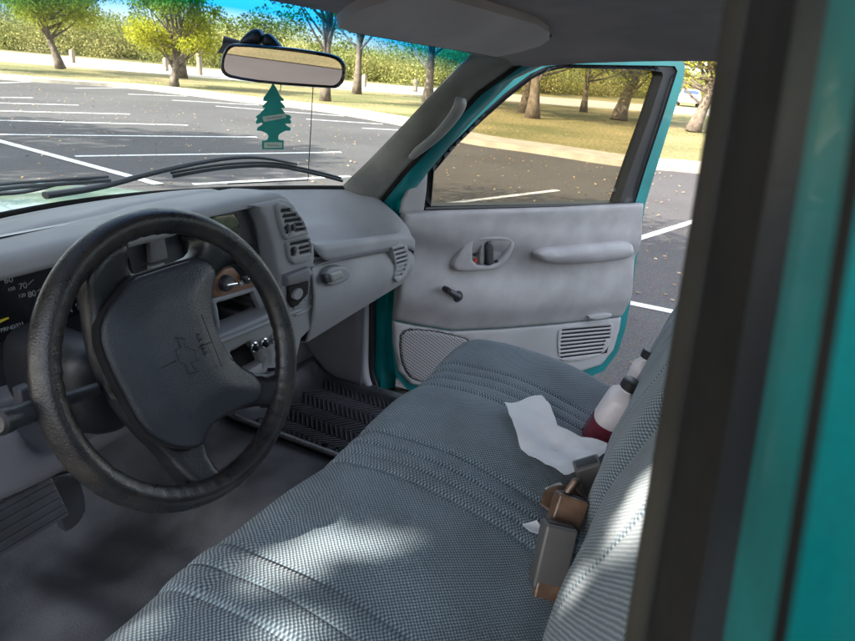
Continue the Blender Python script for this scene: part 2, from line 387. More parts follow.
# black seal round the windshield
MB().tube([Vector(wsfn(1, i/14))+Vector((.004, 0, .0)) for i in range(15)], .006, 8).tube([Vector(wsfn(0, i/14)) for i in range(15)], .006, 8).tube([Vector(wsfn(i/24, 0)) for i in range(25)], .008, 8).build('windshield_seal', 'seal', T)
MB().tube([(.83, 1.0, 1.16), XP(308, 180, .85), XP(313, 88, .86), XP(314, 60, .862)], [.003, .0022, .0016, .0015], 8).build('antenna', 'black', T)

# ---- wipers on the cowl
_U = [i/120 for i in range(121)]; _G = [(u, v, Vector(wsfn(u, v*.35-.03))) for u in _U for v in _U]
_Q = np.array([p[2] for p in _G])-np.array(CAMP); _z = _Q @ np.array(cF); _A = np.stack([427.5+FPX*(_Q @ np.array(cX))/_z, 320.5-FPX*(_Q @ np.array(cY))/_z], 1)
def wsq(u, v, off=.014):
    i = int(np.hypot(*(_A-np.array((u, v))).T).argmin()); return _G[i][2]+Vector((0, .6, .8))*off
def sm3(pts): return [Vector(q) for q in smoothpoly([tuple(p) for p in pts], 2, False)]
def wiper(arm, blade, r0):
    A = sm3([wsq(u, v, .026) for u, v in arm]); n_a = len(A)
    w = MB().tube(A, [r0*(1-.65*i/n_a) for i in range(n_a)], 10, flat=(.7, 1.2)).build('wiper_arm', 'black', T)
    B_ = sm3([wsq(u, v, .010) for u, v in blade]); mb = MB().tube(B_, .0045, 6)
    mb.tube([p+Vector((0, .006, .008)) for p in B_], .0035, 6); mb.build('wiper_blade', 'black', w)
wiper(((52, 206), (105, 196), (160, 181), (222, 167), (262, 164), (300, 171)), ((175, 181), (225, 172), (275, 169), (312, 175), (343, 183)), .0125)
wiper(((-60, 215), (0, 206), (30, 202), (70, 192), (100, 187)), ((-60, 203), (0, 194), (60, 188), (112, 184)), .009)

# ---- hood, fenders, cowl, roof shell, bed
def hoodfn(u, v):
    x = -.80+1.6*u; yy = .80-.5*x*x*(1-v)
    return (x, yy+(1.95-yy)*v, 1.178-.03*v-.13*v*v-.10*abs(x/.8)**3.5+.012*math.exp(-((abs(x)-.45)/.08)**2))
grid('hood', hoodfn, 40, 24, 'teal', T, solid=-.02)
grid('cowl_panel', lambda u, v: (-.80+1.6*u, (.72-.60*(-.8+1.6*u)**2)+(.85-.5*(-.8+1.6*u)**2-(.72-.60*(-.8+1.6*u)**2))*v, 1.215-.04*v-.06*abs(-1+2*u)**3), 30, 4, 'black', T, solid=-.01)
for sx in (-1, 1):
    grid('fender', lambda u, v: (sx*(.81+.13*math.sin(min(1, v*1.6)*PI/2)), .36+1.75*u, 1.05-.05*u*u-.60*max(0, v-.05)), 16, 14, 'teal', T, solid=.01)
    MB().box((sx*.97, -1.75+.45, .85), (.04, 1.0, .55), bev=.01).build('bed_side', 'teal', T)
def rooff(u, v):
    x = -.72+1.44*u; y = .14-1.16*v; y -= .34*x*x*(1-v)
    return (x, y, 1.775-.085*abs(x/.72)**3.2-.045*(1-v)**3-.01*v)
grid('roof_panel', lambda u, v: Vector(rooff(u, v))+Vector((0, .01, .028)), 30, 20, 'teal', T, solid=.006)
hl = grid('headliner', lambda u, v: (lambda x, y: (x, y, 1.77-.075*abs(x/.70)**3-.065*(1-v)**2.5))(-.70+1.4*u, (.11-1.1*v)-.34*(-.70+1.4*u)**2*(1-v)), 30, 24, 'headliner', T, solid=-.006)
# header strip over the windshield and rail over the passenger door
MB().tube([Vector(wsfn(i/30, .985))+Vector((0, -.028, .008)) for i in range(31)], .022, 10, flat=(.7, 1.3)).build('windshield_header', 'headliner', T)
for sx in (1, -1):
    rl = [XP(480, 50, .665), XP(560, 50, .685), XP(640, 50, .695), XP(725, 50, .70)]
    rl = [Vector((p.x*sx, p.y, p.z)) for p in rl]+[Vector((sx*.70, -.75, 1.715)), Vector((sx*.69, -.98, 1.70))]
    MB().tube([p+Vector((0, 0, .006)) for p in resample(rl, .05, False) and [Vector(q) for q in resample([tuple(p) for p in rl], .05, False)]], .020, 10, flat=(1.2, .9)).build('roof_rail_trim', 'headliner', T)
    MB().tube([Vector((p.x+sx*.035, p.y, p.z+.012)) for p in rl], .024, 10).build('roof_side_rail', 'teal', T)

# ---- passenger A pillar: trim, painted outer band, grab handle
def interp(pl, t):
    t = t*(len(pl)-1); i = min(int(t), len(pl)-2); return pl[i].lerp(pl[i+1], t-i)
Lp = [XP(334, 192, .715), XP(341, 187, .71), XP(368, 161, .69), XP(397, 131, .67), XP(433, 93, .64), XP(471, 55, .605)]
Rp = [XP(376, 207, .78), XP(380, 200, .775), XP(402, 173, .76), XP(432, 141, .74), XP(478, 92, .71), XP(523, 60, .68)]
Tp = [XP(395, 235, .84), XP(400, 205, .84), XP(428, 168, .82), XP(470, 118, .785), XP(512, 76, .75), XP(552, 57, .715)]
for p in Tp: p.x += .0
def strip(A, B, bulge, nrm):
    def fn(u, v):
        a, b = interp(A, u), interp(B, u); return a.lerp(b, v)+Vector(nrm)*bulge*math.sin(PI*v)
    return fn
ap = grid('pillar_trim', strip(Lp, Rp, .022, (-.8, -.55, .1)), 20, 8, 'pillar', T, solid=-.012)
grid('pillar_skin', strip([p+Vector((.012, .012, 0)) for p in Rp], Tp, .012, (-.7, -.7, .1)), 20, 6, 'teal', T, solid=.01)
MB().tube([interp(Rp, t)+Vector((.006, -.004, .0)) for t in [i/20 for i in range(21)]], .0075, 8).build('door_seal', 'seal', T)
mirror_x = lambda pl: [Vector((-p.x, p.y, p.z)) for p in pl]
grid('driver_pillar_trim', strip(mirror_x(Lp), mirror_x(Rp), .022, (.8, -.55, .1)), 20, 8, 'pillar', T, solid=.012)
gq = [XP(412, 157, .72), XP(419, 150, .705), XP(434, 139, .685), XP(450, 122, .66), XP(460, 107, .64), XP(461, 98, .645)]
gp = [Vector(p) for p in smoothpoly([tuple(p) for p in gq], 3, False)]
MB().tube(gp, [.013+.007*min(1, 4*i/len(gp), 4*(1-i/len(gp))+.3) for i in range(len(gp))], 12, flat=(.55, 1.0)).build('grab_handle', 'handle', T)

# ---- hinge pillar and kick panel (passenger side)
hp = MB(); hp.prism([(.80, .30, .44), (.865, .275, .44), (.89, .36, .44), (.83, .42, .44)], (0, 0, .78)); hp.build('hinge_pillar', 'teal', T)
MB().tube([XP(372, 300, .79), XP(372, 340, .79), XP(371, 372, .79), XP(378, 393, .79), XP(392, 410, .78), XP(408, 420, .77)], .012, 10).build('door_seal', 'black', T)
kt = [XP(364, 290, .76), XP(364, 330, .76), XP(363, 365, .76), XP(366, 385, .755), XP(378, 402, .75), XP(395, 415, .745), XP(420, 432, .74), XP(500, 480, .73)]
kt = [Vector(p) for p in smoothpoly([tuple(p) for p in kt], 2, False)]
MB().tube(kt, .022, 12, flat=(.8, .8)).build('door_opening_trim', 'kick', T)
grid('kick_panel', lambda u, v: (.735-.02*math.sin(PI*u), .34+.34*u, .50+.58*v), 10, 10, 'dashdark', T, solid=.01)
grid('door_sill', lambda u, v: (.74+.14*u, .30-1.0*v, .535-.03*u), 6, 10, 'dirt', T, solid=.02)
MB().box((.86, -.3, .43), (.05, 1.3, .16), bev=.02).build('rocker_panel', 'teal', T)
MB().box((-.86, -.3, .43), (.05, 1.3, .16), bev=.02).build('rocker_panel', 'teal', T)

# ---- floor, hump, toe board and firewall
def fz(x, y):
    z = .575+.105*math.exp(-(abs((x-.09)/.19))**3.2)
    z += .30*ss(.42, .80, y)*1.3 + .015*math.exp(-((x+.40)/.05)**2)*ss(.0, .3, y)
    z += .006*math.sin(x*38+y*9)*ss(-.35, -.2, x)*0 + .004*math.sin(x*29+1.6*math.sin(y*8))*(1-ss(-.15, -.05, x))
    z += .0015*math.sin(x*71+y*13)*(1-ss(-.15, -.05, x))
    return z
grid('floor_covering', lambda u, v: (-.80+1.56*u, -.62+1.38*v, fz(-.80+1.56*u, -.62+1.38*v)), 130, 90, 'vinylfloor', T, solid=.02)
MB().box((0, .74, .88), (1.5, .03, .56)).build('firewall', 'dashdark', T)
MB().box((-.84, .05, .56), (.10, .9, .05), bev=.01).build('door_sill', 'teal', T)

# ---- dashboard
D = empty('dashboard'); D.parent = T
def hz(x):
    if x < .13: return 1.338+.004*math.cos(x*4)-.02*ss(-.6, -.85, x)
    return 1.338+(1.204-1.338)*ss(.13, .262, x)**1.15 - .055*max(0, x-.24)/.45 - .040*max(0, (x-.66)/.16)**2
def endr(x): return math.sqrt(max(0, 1-((x-.745)/.075)**2)) if x > .745 else 1
def dtop(u, v):
    x = -.85+1.67*u; h = hz(x); yw = .75-.63*min(.76, abs(x))**2-.012; e = endr(x)
    yf = .186+.019*ss(-.19, -.14, x)*(1-ss(.24, .262, x))+(1-e)*.12; zf = (h-.015); lipz = (.016+.014*ss(.25, .3, x))*(1-ss(-.19, -.14, x)*(1-ss(.24, .262, x)))
    low = ss(.14, .30, x)
    if v < .045:
        y = yf; z = zf-lipz*(1-v/.045)
    elif v < .12:
        q = (v-.045)/.075*PI/2; y = yf+.014*(1-math.cos(q)); z = zf-.0+.014*math.sin(q)
    else:
        w = (v-.12)/.88; y = yf+.014+(yw-yf-.014)*w; zt = 1.243
        a = h+(zt-h)*w**1.5
        b = h+(zt-h)*ss(.42, 1., w) - .036*ss(.01, .05, w)*(1-ss(.34, .50, w))*(1-ss(.60, .70, x))
        bend = ss(.63, .75, x); b = b*(1-bend)+(h+(zt-h)*w**.6)*bend
        z = a*(1-low)+b*low
        z += (-.010*math.exp(-((w-.30)/.03)**2))*(1-low)
    if x > .745: z -= (1-e)*.06
    return (x, y, z)
grid('dash_pad', dtop, 130, 46, 'dash', D, solid=.004)
FD = Fr((0, .2, 0), (1, 0, 0), (0, 0, 1))       # the face of the dash; n = (0,-1,0) towards the cab
assert FD.n.y < 0
# driver bezel: outline follows the pad edge; openings for cluster and centre panel
xs = [-.84+.04*i for i in range(25)]+[.14, .16, .18, .20, .215, .228, .238]
top = [(x, hz(x)-.012) for x in xs]
faceout = top+[(.243, 1.17), FD.px(312, 262), FD.px(318, 300), FD.px(312, 326), FD.px(300, 338), FD.px(292, 371), FD.px(258, 385), (-.10, 1.01), (-.30, 1.04), (-.84, 1.08)]
clus = [(-.80, 1.15), (-.80, 1.29), (-.76, 1.322), (-.2, 1.326), FD.px(243, 204), FD.px(257, 207), FD.px(266, 224), FD.px(281, 297), FD.px(272, 312), FD.px(216, 335), (-.16, 1.08), (-.35, 1.12)]
pocket2 = FD.pxs([(229, 352), (248, 341), (258, 352), (262, 362), (240, 374)])
face = relief('dash_face', FD, faceout, 'dash', D, h=.006, r=.008, step=.016, back=-.05, holes=[smoothpoly(clus, 1), pocket2])
FB = Fr((0, .2345, 0), (1, 0, 0), (0, 0, 1))
cb = FB.pxs([(213, 302), (249, 291), (257, 309), (217, 328)])
relief('instrument_bezel', Fr((0, .236, 0), (1, 0, 0), (0, 0, 1)), [(-.83, 1.07), (-.83, 1.325), (.10, 1.325), (.17, 1.08), (.12, 1.0), (-.2, 1.04)], 'bezel', D, h=0, r=0, step=.03, back=-.09,
       holes=[smoothpoly([(-.79, 1.17), (-.79, 1.29), (-.75, 1.305), (-.27, 1.305), (-.24, 1.28), (-.235, 1.20), (-.26, 1.165)], 2), cb])
FC = Fr((0, .30, 0), (1, 0, 0), (0, 0, 1))
cl = relief('instrument_cluster', FC, [(-.83, 1.05), (-.83, 1.33), (-.2, 1.33), (-.2, 1.05)], 'blackgloss', D, h=0, r=0, step=.08, back=-.01)
# dial marks
cx, cy = FC.px(-14, 322)
dial = MB()
for k in range(0, 19):
    a = R(205-k*12.5); r0, r1 = (.082, .094) if k % 2 == 0 else (.088, .094)
    p0 = FC.p(cx+r0*math.cos(a), cy+r0*math.sin(a), .001); p1 = FC.p(cx+r1*math.cos(a), cy+r1*math.sin(a), .001)
    dial.tube([p0, p1], .0009, 4)
dial.build('dial_marks', 'white', cl)
for s_, u, v, sz in (('50', -8, 273, .014), ('60', 8, 280, .014), ('70', 22.5, 286, .014), ('80', 31.5, 294, .014), ('100', 11, 289, .008), ('120', 21.5, 295.5, .008), ('PRND321', 12, 327, .009)):
    x, y = FC.px(u, v); text('dial_number', s_, FC, x, y, sz, 'white', cl)
nd = MB()
p0 = FC.px(-14, 325); p1 = FC.px(6, 317); nd.tube([FC.p(*p0, .006), FC.p(*p1, .006)], [.004, .0016], 6); nd.build('needle', 'yellow', cl)
for (u0, v0, u1, v1) in ((77, 281, 86, 284), (66, 303, 70, 311)):
    MB().tube([FC.p(*FC.px(u0, v0), .005), FC.p(*FC.px(u1, v1), .005)], [.0022, .0012], 6).build('needle', 'white', cl)
tk = MB()
for (gx, gy) in ((83, 290), (72, 314)):
    c_ = FC.px(gx, gy)
    for k in range(7):
        a = R(150-k*30); tk.tube([FC.p(c_[0]+.026*math.cos(a), c_[1]+.026*math.sin(a), .001), FC.p(c_[0]+.031*math.cos(a), c_[1]+.031*math.sin(a), .001)], .0008, 4)
tk.build('dial_marks', 'white', cl)
for s_, u, v in (('H', 84, 275), ('C', 83, 291), ('F', 76, 305), ('E', 78, 308)):
    text('dial_number', s_, FC, *FC.px(u, v), .008, 'white', cl)
MB().tube([FC.p(*FC.px(66, 340), .004), FC.p(*FC.px(78, 336), .004)], .002, 6).build('gear_pointer', 'red', cl)


FB = Fr((0, .2345, 0), (1, 0, 0), (0, 0, 1))
rad = relief('radio', FB, FB.pxs([(176, 214), (243, 206), (250, 222), (254, 244), (186, 262)]), 'black', D, h=.010, r=.004, step=.012, back=0)
relief('radio_display', FB, FB.pxs([(212, 217), (236, 214), (240, 227), (215, 232)], .012), 'lens', rad, h=.0125, r=.001, step=.01, back=.008)
for u, v in ((214, 241), (222, 239), (230, 237), (238, 235), (216, 250), (226, 247)):
    MB().box(FB.p(*FB.px(u, v, .014), .012), (.012, .006, .006), bev=.001).build('radio_button', 'bezel', rad)
MB().lathe(FB.p(*FB.px(207, 226, .012), .008), (0, -1, 0), [(.011, 0), (.011, .016), (.009, .019)], 20).build('radio_knob', 'bezel', rad)
MB().lathe(FB.p(*FB.px(187, 238, .012), .008), (0, -1, 0), [(.010, 0), (.010, .016), (.008, .019)], 20).build('radio_knob', 'bezel', rad)
relief('tape_slot_panel', FB, FB.pxs([(147, 229), (161, 227), (167, 258), (150, 263)], .01), 'dashdark', rad, h=.014, r=.002, step=.01, back=.004)
MB().box(FB.p(*FB.px(156, 266, .012), .012), (.03, .012, .008), bev=.002).build('radio_button', 'handle', rad)
ac = relief('climate_panel', FB, FB.pxs([(208, 282), (222, 268), (246, 264), (253, 272), (256, 286), (214, 298), (208, 292)]), 'orange', D, h=.008, r=.004, step=.01, back=0)
for u, v, r_ in ((226, 283, .017), (246, 277, .014)):
    c_ = FB.p(*FB.px(u, v, .012), .008)
    kb = MB().lathe(c_, (0, -1, 0), [(r_, 0), (r_, .010), (r_*.85, .013), (r_*.3, .014)], 26).build('climate_knob', 'bezel', ac)
    MB().box(c_+Vector((0, -.017, 0)), (r_*1.9, .010, r_*.35), rot=Matrix.Rotation(R(8), 3, 'Y'), bev=.002).build('knob_pointer', 'chrome', kb)
MB().lathe(FB.p(*FB.px(237, 282, .012), .008), (0, -1, 0), [(.006, 0), (.006, .016), (.004, .018)], 16).build('climate_knob', 'chrome', ac)

relief('storage_cubby', FB, [FB.px(208, 298), FB.px(254, 285), FB.px(263, 310), FB.px(214, 333)], 'dash', D, h=.012, r=.004, step=.012, back=-.08, holes=[cb])
MB().prism([FB.p(*q, -.07) for q in FB.pxs([(206, 296), (256, 284), (264, 312), (212, 334)])], (0, .006, 0)).build('cubby_back', 'void', D)
# lower trim lip and power sockets
lip = [FD.p(*FD.px(u, v), .010) for u, v in ((214, 341), (240, 331), (268, 319), (296, 309))]
MB().tube(lip, .006, 8).build('dash_trim_strip', 'dash', D)
MB().tube([FD.p(*FD.px(u, v), .010) for u, v in ((246, 380), (262, 372), (288, 362))], .005, 8).build('dash_trim_strip', 'dash', D)
MB().prism([FD.p(*q, -.02) for q in FD.pxs([(225, 345), (262, 335), (268, 372), (235, 380)])], (0, .01, 0)).build('ash_recess', 'void', D)
for u, v in ((254, 347), (264, 343), (275, 338)):
    c_ = FD.p(*FD.px(u, v, .01), .006)
    sk = MB().lathe(c_, (0, -1, 0), [(.012, 0), (.012, .006), (.0095, .008), (.0095, .004), (.002, .003)], 24).build('power_socket', 'chrome', D)
    MB().lathe(c_+Vector((0, -.004, 0)), (0, -1, 0), [(.0085, 0), (.0085, .008), (.006, .010)], 20).build('socket_plug', 'blackgloss', sk)
MB().tube([FD.p(*FD.px(276, 345, .02), .02), FD.p(*FD.px(280, 352, .02), .022), FD.p(*FD.px(280, 362, .02), .02)], .0035, 8).build('key', 'chrome', D)

# air vents
def vent(fr, outline, slots, m='dash', h0=.0, dark='void', h=.009):
    v_ = relief('air_vent', fr, outline, m, D, h=h0+h, r=.004, step=.008, back=h0-.004, holes=slots)
    ys = [p[1] for p in outline]; xs_ = [p[0] for p in outline]
    cxm = sum(xs_)/len(xs_); cym = sum(ys)/len(ys)
    MB().prism([fr.p(cxm+(x-cxm)*.86, cym+(y-cym)*.86, h0+.0035) for x, y in outline], fr.n*-.002).build('vent_cavity', dark, v_)
    return v_
def q4(fr, u0, v0, u1, v1, t, hh=.006):
    (x0, y0), (x1, y1) = fr.px(u0, v0, hh), fr.px(u1, v1, hh); return [(x0, y0-t/2), (x1, y1-t/2), (x1, y1+t/2), (x0, y0+t/2)]
z4 = lambda x, y: (190+x/5.343, 200+y/5.343)
def slot(fr, a, b, c, d, hh=.006):
    (x0, y0) = fr.px(*z4(a, b), hh); (x1, y1) = fr.px(*z4(c, d), hh); return [(x0, y0-.0034), (x1, y1-.0034), (x1, y1+.0034), (x0, y0+.0034)]
vent(FD, FD.pxs([z4(*p) for p in ((455, 22), (470, 12), (505, 18), (560, 55), (600, 110), (628, 180), (505, 212), (490, 190), (462, 90))], .006),
     [slot(FD, *q) for q in ((478, 56, 530, 50), (487, 86, 562, 76), (496, 112, 584, 101), (545, 134, 598, 126), (552, 160, 610, 150), (500, 146, 518, 143), (506, 172, 522, 168))], h0=.004)
vent(FD, FD.pxs([z4(*p) for p in ((507, 225), (632, 196), (642, 250), (640, 310), (610, 332), (550, 343), (527, 325), (515, 280))], .006),
     [slot(FD, *q) for q in ((526, 235, 628, 214), (574, 257, 634, 242), (576, 282, 636, 268), (530, 266, 552, 262), (532, 290, 550, 286))], h0=.004)
for a, b in ((508, 150), (536, 146), (540, 268)):
    MB().box(FD.p(*FD.px(*z4(a+14, b), .014), .015), (.008, .008, .014), bev=.001).build('vent_slider', 'bezel', D)
# lower round vent with ash tray and glass holder in front of it
VA = [z4(*p) for p in ((560, 400), (600, 385), (640, 370), (665, 395), (685, 440), (690, 490), (672, 540), (640, 580), (600, 610), (560, 625), (545, 560))]
vent(FD, FD.pxs(VA, .006), [slot(FD, *q) for q in ((632, 418, 660, 408), (634, 440, 672, 428), (634, 464, 678, 450), (632, 488, 680, 472), (628, 512, 678, 496), (600, 546, 668, 520), (560, 580, 656, 546), (556, 600, 640, 566))], h0=.002, h=.008)
relief('ash_tray', FD, FD.pxs([z4(*p) for p in ((520, 405), (640, 360), (645, 430), (520, 462))], .02), 'dashdark', D, h=.022, r=.004, step=.01, back=0)
relief('glass_holder', FD, FD.pxs([z4(*p) for p in ((522, 462), (632, 432), (628, 500), (575, 560), (545, 575), (525, 540))], .01), 'void', D, h=.0125, r=.002, step=.01, back=0)
MB().lathe(FD.p(*FD.px(*z4(575, 503), .016), .012), (0, -1, 0), [(.019, 0), (.019, .005), (.017, .007)], 30, sq=((1, 0, 0), 1, 1, .7)).build('holder_button', 'dash', D)

# passenger lower dash: bulged glove box panel
gtop = [(x, hz(x)-.028) for x in [.255+.03*i for i in range(15)]]
def glove(u, v):
    x = .225+.594*u; e = endr(min(x, .8195)); zt = hz(x)-.034; zb = .952+.03*u+.02*ss(.8, 1, u)
    if x > .745: zt -= (1-e)*.06; zb += (1-e)*.09
    yy = .205+(1-e)*.12
    if v < .75:
        w = v/.75; y = yy-.022*math.sin(PI*min(1, w*1.0))*(1 if True else 0); z = zt+(zb-zt)*w
        y += .012*math.exp(-((w-.055)/.022)**2)
    else:
        w = (v-.75)/.25; y = yy+.22*w; z = zb-.03*math.sin(PI*w*.5)*(.6)
    return (x, y, z)
grid('glove_box_panel', glove, 70, 50, 'dash', D, solid=-.004)
FG = Fr((0, .183, 0), (1, 0, 0), (0, 0, 1))
z2 = lambda x, y: (140+x/3.054, 180+y/3.054)
rv = relief('air_vent', FG, FG.pxs([z2(*p) for p in ((765, 205), (790, 193), (812, 200), (822, 235), (818, 270), (805, 298), (782, 312), (772, 300), (778, 262))]), 'dash', D, h=.006, r=.004, step=.007, back=-.03,
            holes=[q4(FG, *z2(a, b), *z2(c, d), .0055, .004) for a, b, c, d in ((775, 216, 806, 207), (780, 229, 812, 220), (783, 242, 814, 233), (784, 255, 814, 246), (783, 268, 812, 260), (780, 281, 808, 273), (778, 293, 800, 287))])
MB().prism([FG.p(*q, -.002) for q in FG.pxs([z2(*p) for p in ((772, 212), (806, 200), (816, 235), (812, 270), (800, 292), (780, 300))])], (0, .004, 0)).build('vent_cavity', 'void', rv)
lt = relief('glove_box_latch', FG, FG.pxs([z2(*p) for p in ((562, 280), (580, 265), (620, 260), (637, 280), (632, 300), (600, 318), (570, 322), (560, 305))]), 'dash', D, h=.010, r=.006, step=.006, back=-.02, sm=1)
relief('latch_lever', FG, FG.pxs([z2(*p) for p in ((578, 286), (612, 275), (622, 296), (584, 312))], .012), 'handle', lt, h=.016, r=.004, step=.006, back=.0)
relief('latch_recess', FG, FG.pxs([z2(*p) for p in ((564, 294), (578, 288), (584, 311), (570, 316))], .012), 'black', lt, h=.0125, r=.001, step=.006, back=.0)
# glove box seam
MB().tube([FG.p(*FG.px(*z2(*p), .002), .0) for p in ((528, 268), (560, 255), (700, 222), (775, 204))], .0016, 6).build('dash_seam', 'dashdark', D)
# knee bolster and under-dash
FK = Fr((0, .06, 0), (1, 0, 0), (0, 0, 1))
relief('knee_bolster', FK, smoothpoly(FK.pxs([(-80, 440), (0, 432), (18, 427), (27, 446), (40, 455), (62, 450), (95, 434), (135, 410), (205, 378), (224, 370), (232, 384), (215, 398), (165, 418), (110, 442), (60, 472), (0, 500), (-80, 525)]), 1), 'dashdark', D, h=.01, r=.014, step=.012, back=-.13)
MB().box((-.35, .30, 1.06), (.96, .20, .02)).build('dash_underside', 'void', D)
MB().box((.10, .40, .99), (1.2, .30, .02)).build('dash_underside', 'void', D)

# ---- steering column and wheel
W0 = Vector((-.387, -.038, 1.216)); wt, wz = R(19.65), R(-3.6)
wn = Vector((math.sin(wz)*math.cos(wt), -math.cos(wz)*math.cos(wt), math.sin(wt))); wa = Vector((math.cos(wz), math.sin(wz), 0)); wb = wn.cross(wa)
FW = Fr(W0, wa, wb)
if FW.n.dot(wn) < 0: raise RuntimeError
col = MB()
col.lathe(W0-wn*.055, -wn, [(.052, 0), (.062, .03), (.066, .10), (.060, .20), (.055, .30)], 28)
sc_ = col.build('steering_column', 'black', T)
cp = YP(95, 385, .05)
relief('column_shroud', Fr((0, .07, 0), (1, 0, 0), (0, 0, 1)), smoothpoly(Fr((0, .07, 0), (1, 0, 0), (0, 0, 1)).pxs([(64, 352), (100, 338), (128, 350), (135, 400), (118, 430), (85, 436), (66, 420), (60, 385)]), 2), 'black', sc_, h=.03, r=.03, step=.012, back=-.12)
s0, s1 = YP(110, 384, .03), YP(4, 421, -.02)
st = MB().tube([s0, s0.lerp(s1, .5), s0.lerp(s1, .72), s1], [.008, .009, .013, .013], 14).build('signal_stalk', 'bezel', sc_)
MB().lathe(s1-(s1-s0).normalized()*.004, (s1-s0), [(.0145, 0), (.0145, .012), (.011, .016)], 20).build('stalk_cap', 'black', st)
MB().box(YP(24, 397, .04), (.016, .016, .03), bev=.003).build('hazard_switch', 'bezel', sc_)
SW = empty('steering_wheel'); SW.parent = T
def ringp(k, n, rr, h=0):
    a = 2*PI*k/n; return FW.p(rr*math.cos(a), rr*math.sin(a), h)
rim = MB()
n_, s_n = 160, 20
vs = []; fs = []
for i in range(n_):
    a = 2*PI*i/n_; cdir = wa*math.cos(a)+wb*math.sin(a)
    grip = 1.0
    for k in range(s_n):
        q = 2*PI*k/s_n; rr = .0178*(1+.045*math.cos(4*q+.5))
        bump = 0
        if math.cos(q) < -.25: bump = .0014*(0.5+.5*math.sin(a*58)) * (1 if (a % (PI/1) > .5) else .2)
        vs.append(W0+cdir*(.19+(rr-bump)*math.cos(q))+wn*((rr-bump)*1.02*math.sin(q)))
for i in range(n_):
    for k in range(s_n): fs.append((i*s_n+k, i*s_n+(k+1) % s_n, ((i+1) % n_)*s_n+(k+1) % s_n, ((i+1) % n_)*s_n+k))
rim.add(vs, fs).build('wheel_rim', 'wheel', SW, 60)
# spokes and back cover, swept back to the hub
zw = lambda x, y: (20+x/2.003, 200+y/2.003)
back_px = [zw(*p) for p in ((118, 150), (150, 100), (205, 72), (208, 100), (214, 132), (232, 152), (290, 140), (322, 122), (352, 108), (358, 80), (345, 52), (400, 70), (450, 110), (474, 142), (454, 132), (436, 127), (408, 131), (392, 150), (388, 190), (388, 225), (395, 262), (432, 328), (480, 352), (515, 345), (545, 335), (548, 380), (530, 435), (508, 418), (455, 414), (400, 438), (376, 472), (372, 500), (385, 545), (412, 575), (400, 600), (352, 606), (340, 590), (318, 556), (285, 510), (235, 462), (190, 400), (160, 340), (142, 270), (136, 210))]
bp = FW.pxs(back_px, -.02)
def spk(x, y, d):
    rr = math.hypot(x, y); return .016*ss(.13, .185, rr)-.014*(1-ss(.07, .15, rr))
def clampr(pts, mx):
    o = []
    for x, y in pts:
        rr = math.hypot(x, y); k = min(1, mx/rr); o.append((x*k, y*k))
    return o
relief('wheel_spokes', FW, smoothpoly(clampr(bp, .188), 1), 'spoke', SW, h=-.012, r=.0, step=.008, back=-.04, hfun=lambda x, y, d: spk(x, y, d)-.010*(1-min(1, d/.010))**2, smooth=60)
pad_px = [zw(*p) for p in ((232, 156), (262, 146), (330, 124), (362, 117), (384, 124), (398, 146), (388, 185), (388, 230), (402, 275), (432, 328), (486, 358), (490, 398), (452, 412), (400, 437), (376, 468), (371, 492), (330, 496), (288, 482), (252, 456), (215, 388), (184, 325), (166, 268), (180, 222), (208, 186))]
pp = FW.pxs(pad_px, .004)
relief('airbag_cover', FW, smoothpoly(pp, 1), 'pad', SW, h=.004, r=.018, step=.008, back=-.03, smooth=60, hfun=lambda x, y, d: .010*ss(.0, .05, d))
relief('cover_seam', FW, inset0(smoothpoly(pp, 1), -.0032), 'void', SW, h=-.004, r=0, step=.012, back=-.02)
# embossed emblem on the cover (outlined cross-like bow shape) and faint lines beside it
def epx(x, y): return FW.px(*zw(x, y), .0135)
em = MB()
bow = [(312, 275), (330, 278), (333, 295), (352, 300), (357, 322), (342, 325), (355, 345), (338, 348), (332, 330), (318, 322), (312, 300), (322, 296)]
bowp = [FW.p(*epx(*p), .0143) for p in bow]; em.tube(bowp, .0007, 6, closed=True)
for a, b in (((284, 336), (312, 322)), ((357, 295), (384, 284)), ((362, 228), (404, 335))):
    em.tube([FW.p(*epx(*a), .0143), FW.p(*epx(*b), .0143)], .0006, 5)
em.build('embossed_emblem', 'spoke', SW)
ta = Vector(epx(345, 255)); tb = Vector(epx(372, 325)); ang = math.atan2(tb.y-ta.y, tb.x-ta.x)
tm = (ta+tb)/2
text('embossed_lettering', 'AIR BAG', FW, tm.x+.004, tm.y, .009, 'spoke', SW, h=.0141, depth=.0004, rot=ang)
# seam round the pad
SH = FW.pxs(pad_px, -.012)

# ---- pedals
pb = empty('brake_pedal'); pb.parent = T
pbc = YP(12, 522, .18)
MB().box(pbc, (.15, .016, .07), rot=Matrix.Rotation(R(-28), 3, 'X') @ Matrix.Rotation(R(0), 3, 'Y'), bev=.006).build('pedal_pad', 'rubber', pb)
rg = MB()
for k in range(5): rg.box(pbc+Vector((0, -.010-.0065*(k-2)*.0, 0))+Matrix.Rotation(R(-28), 3, 'X') @ Vector((0, 0, -.026+.013*k)), (.14, .006, .005), rot=Matrix.Rotation(R(-28), 3, 'X'))
rg.build('pedal_ridges', 'rubber', pb)
MB().tube([pbc+Vector((.0, .02, .02)), pbc+Vector((0, .10, .30))], .009, 8).build('pedal_arm', 'black', pb)
MB().box(YP(37, 512, .19), (.008, .012, .03), bev=.002).build('pedal_edge', 'chrome', pb)
FA = Fr((0, .30, 0), (1, 0, 0), (0, 0, 1))
relief('accelerator_pedal', FA, smoothpoly(FA.pxs([(44, 478), (76, 470), (86, 505), (80, 520), (66, 532), (60, 528)]), 1), 'rubber', T, h=.006, r=.005, step=.012, back=-.006)

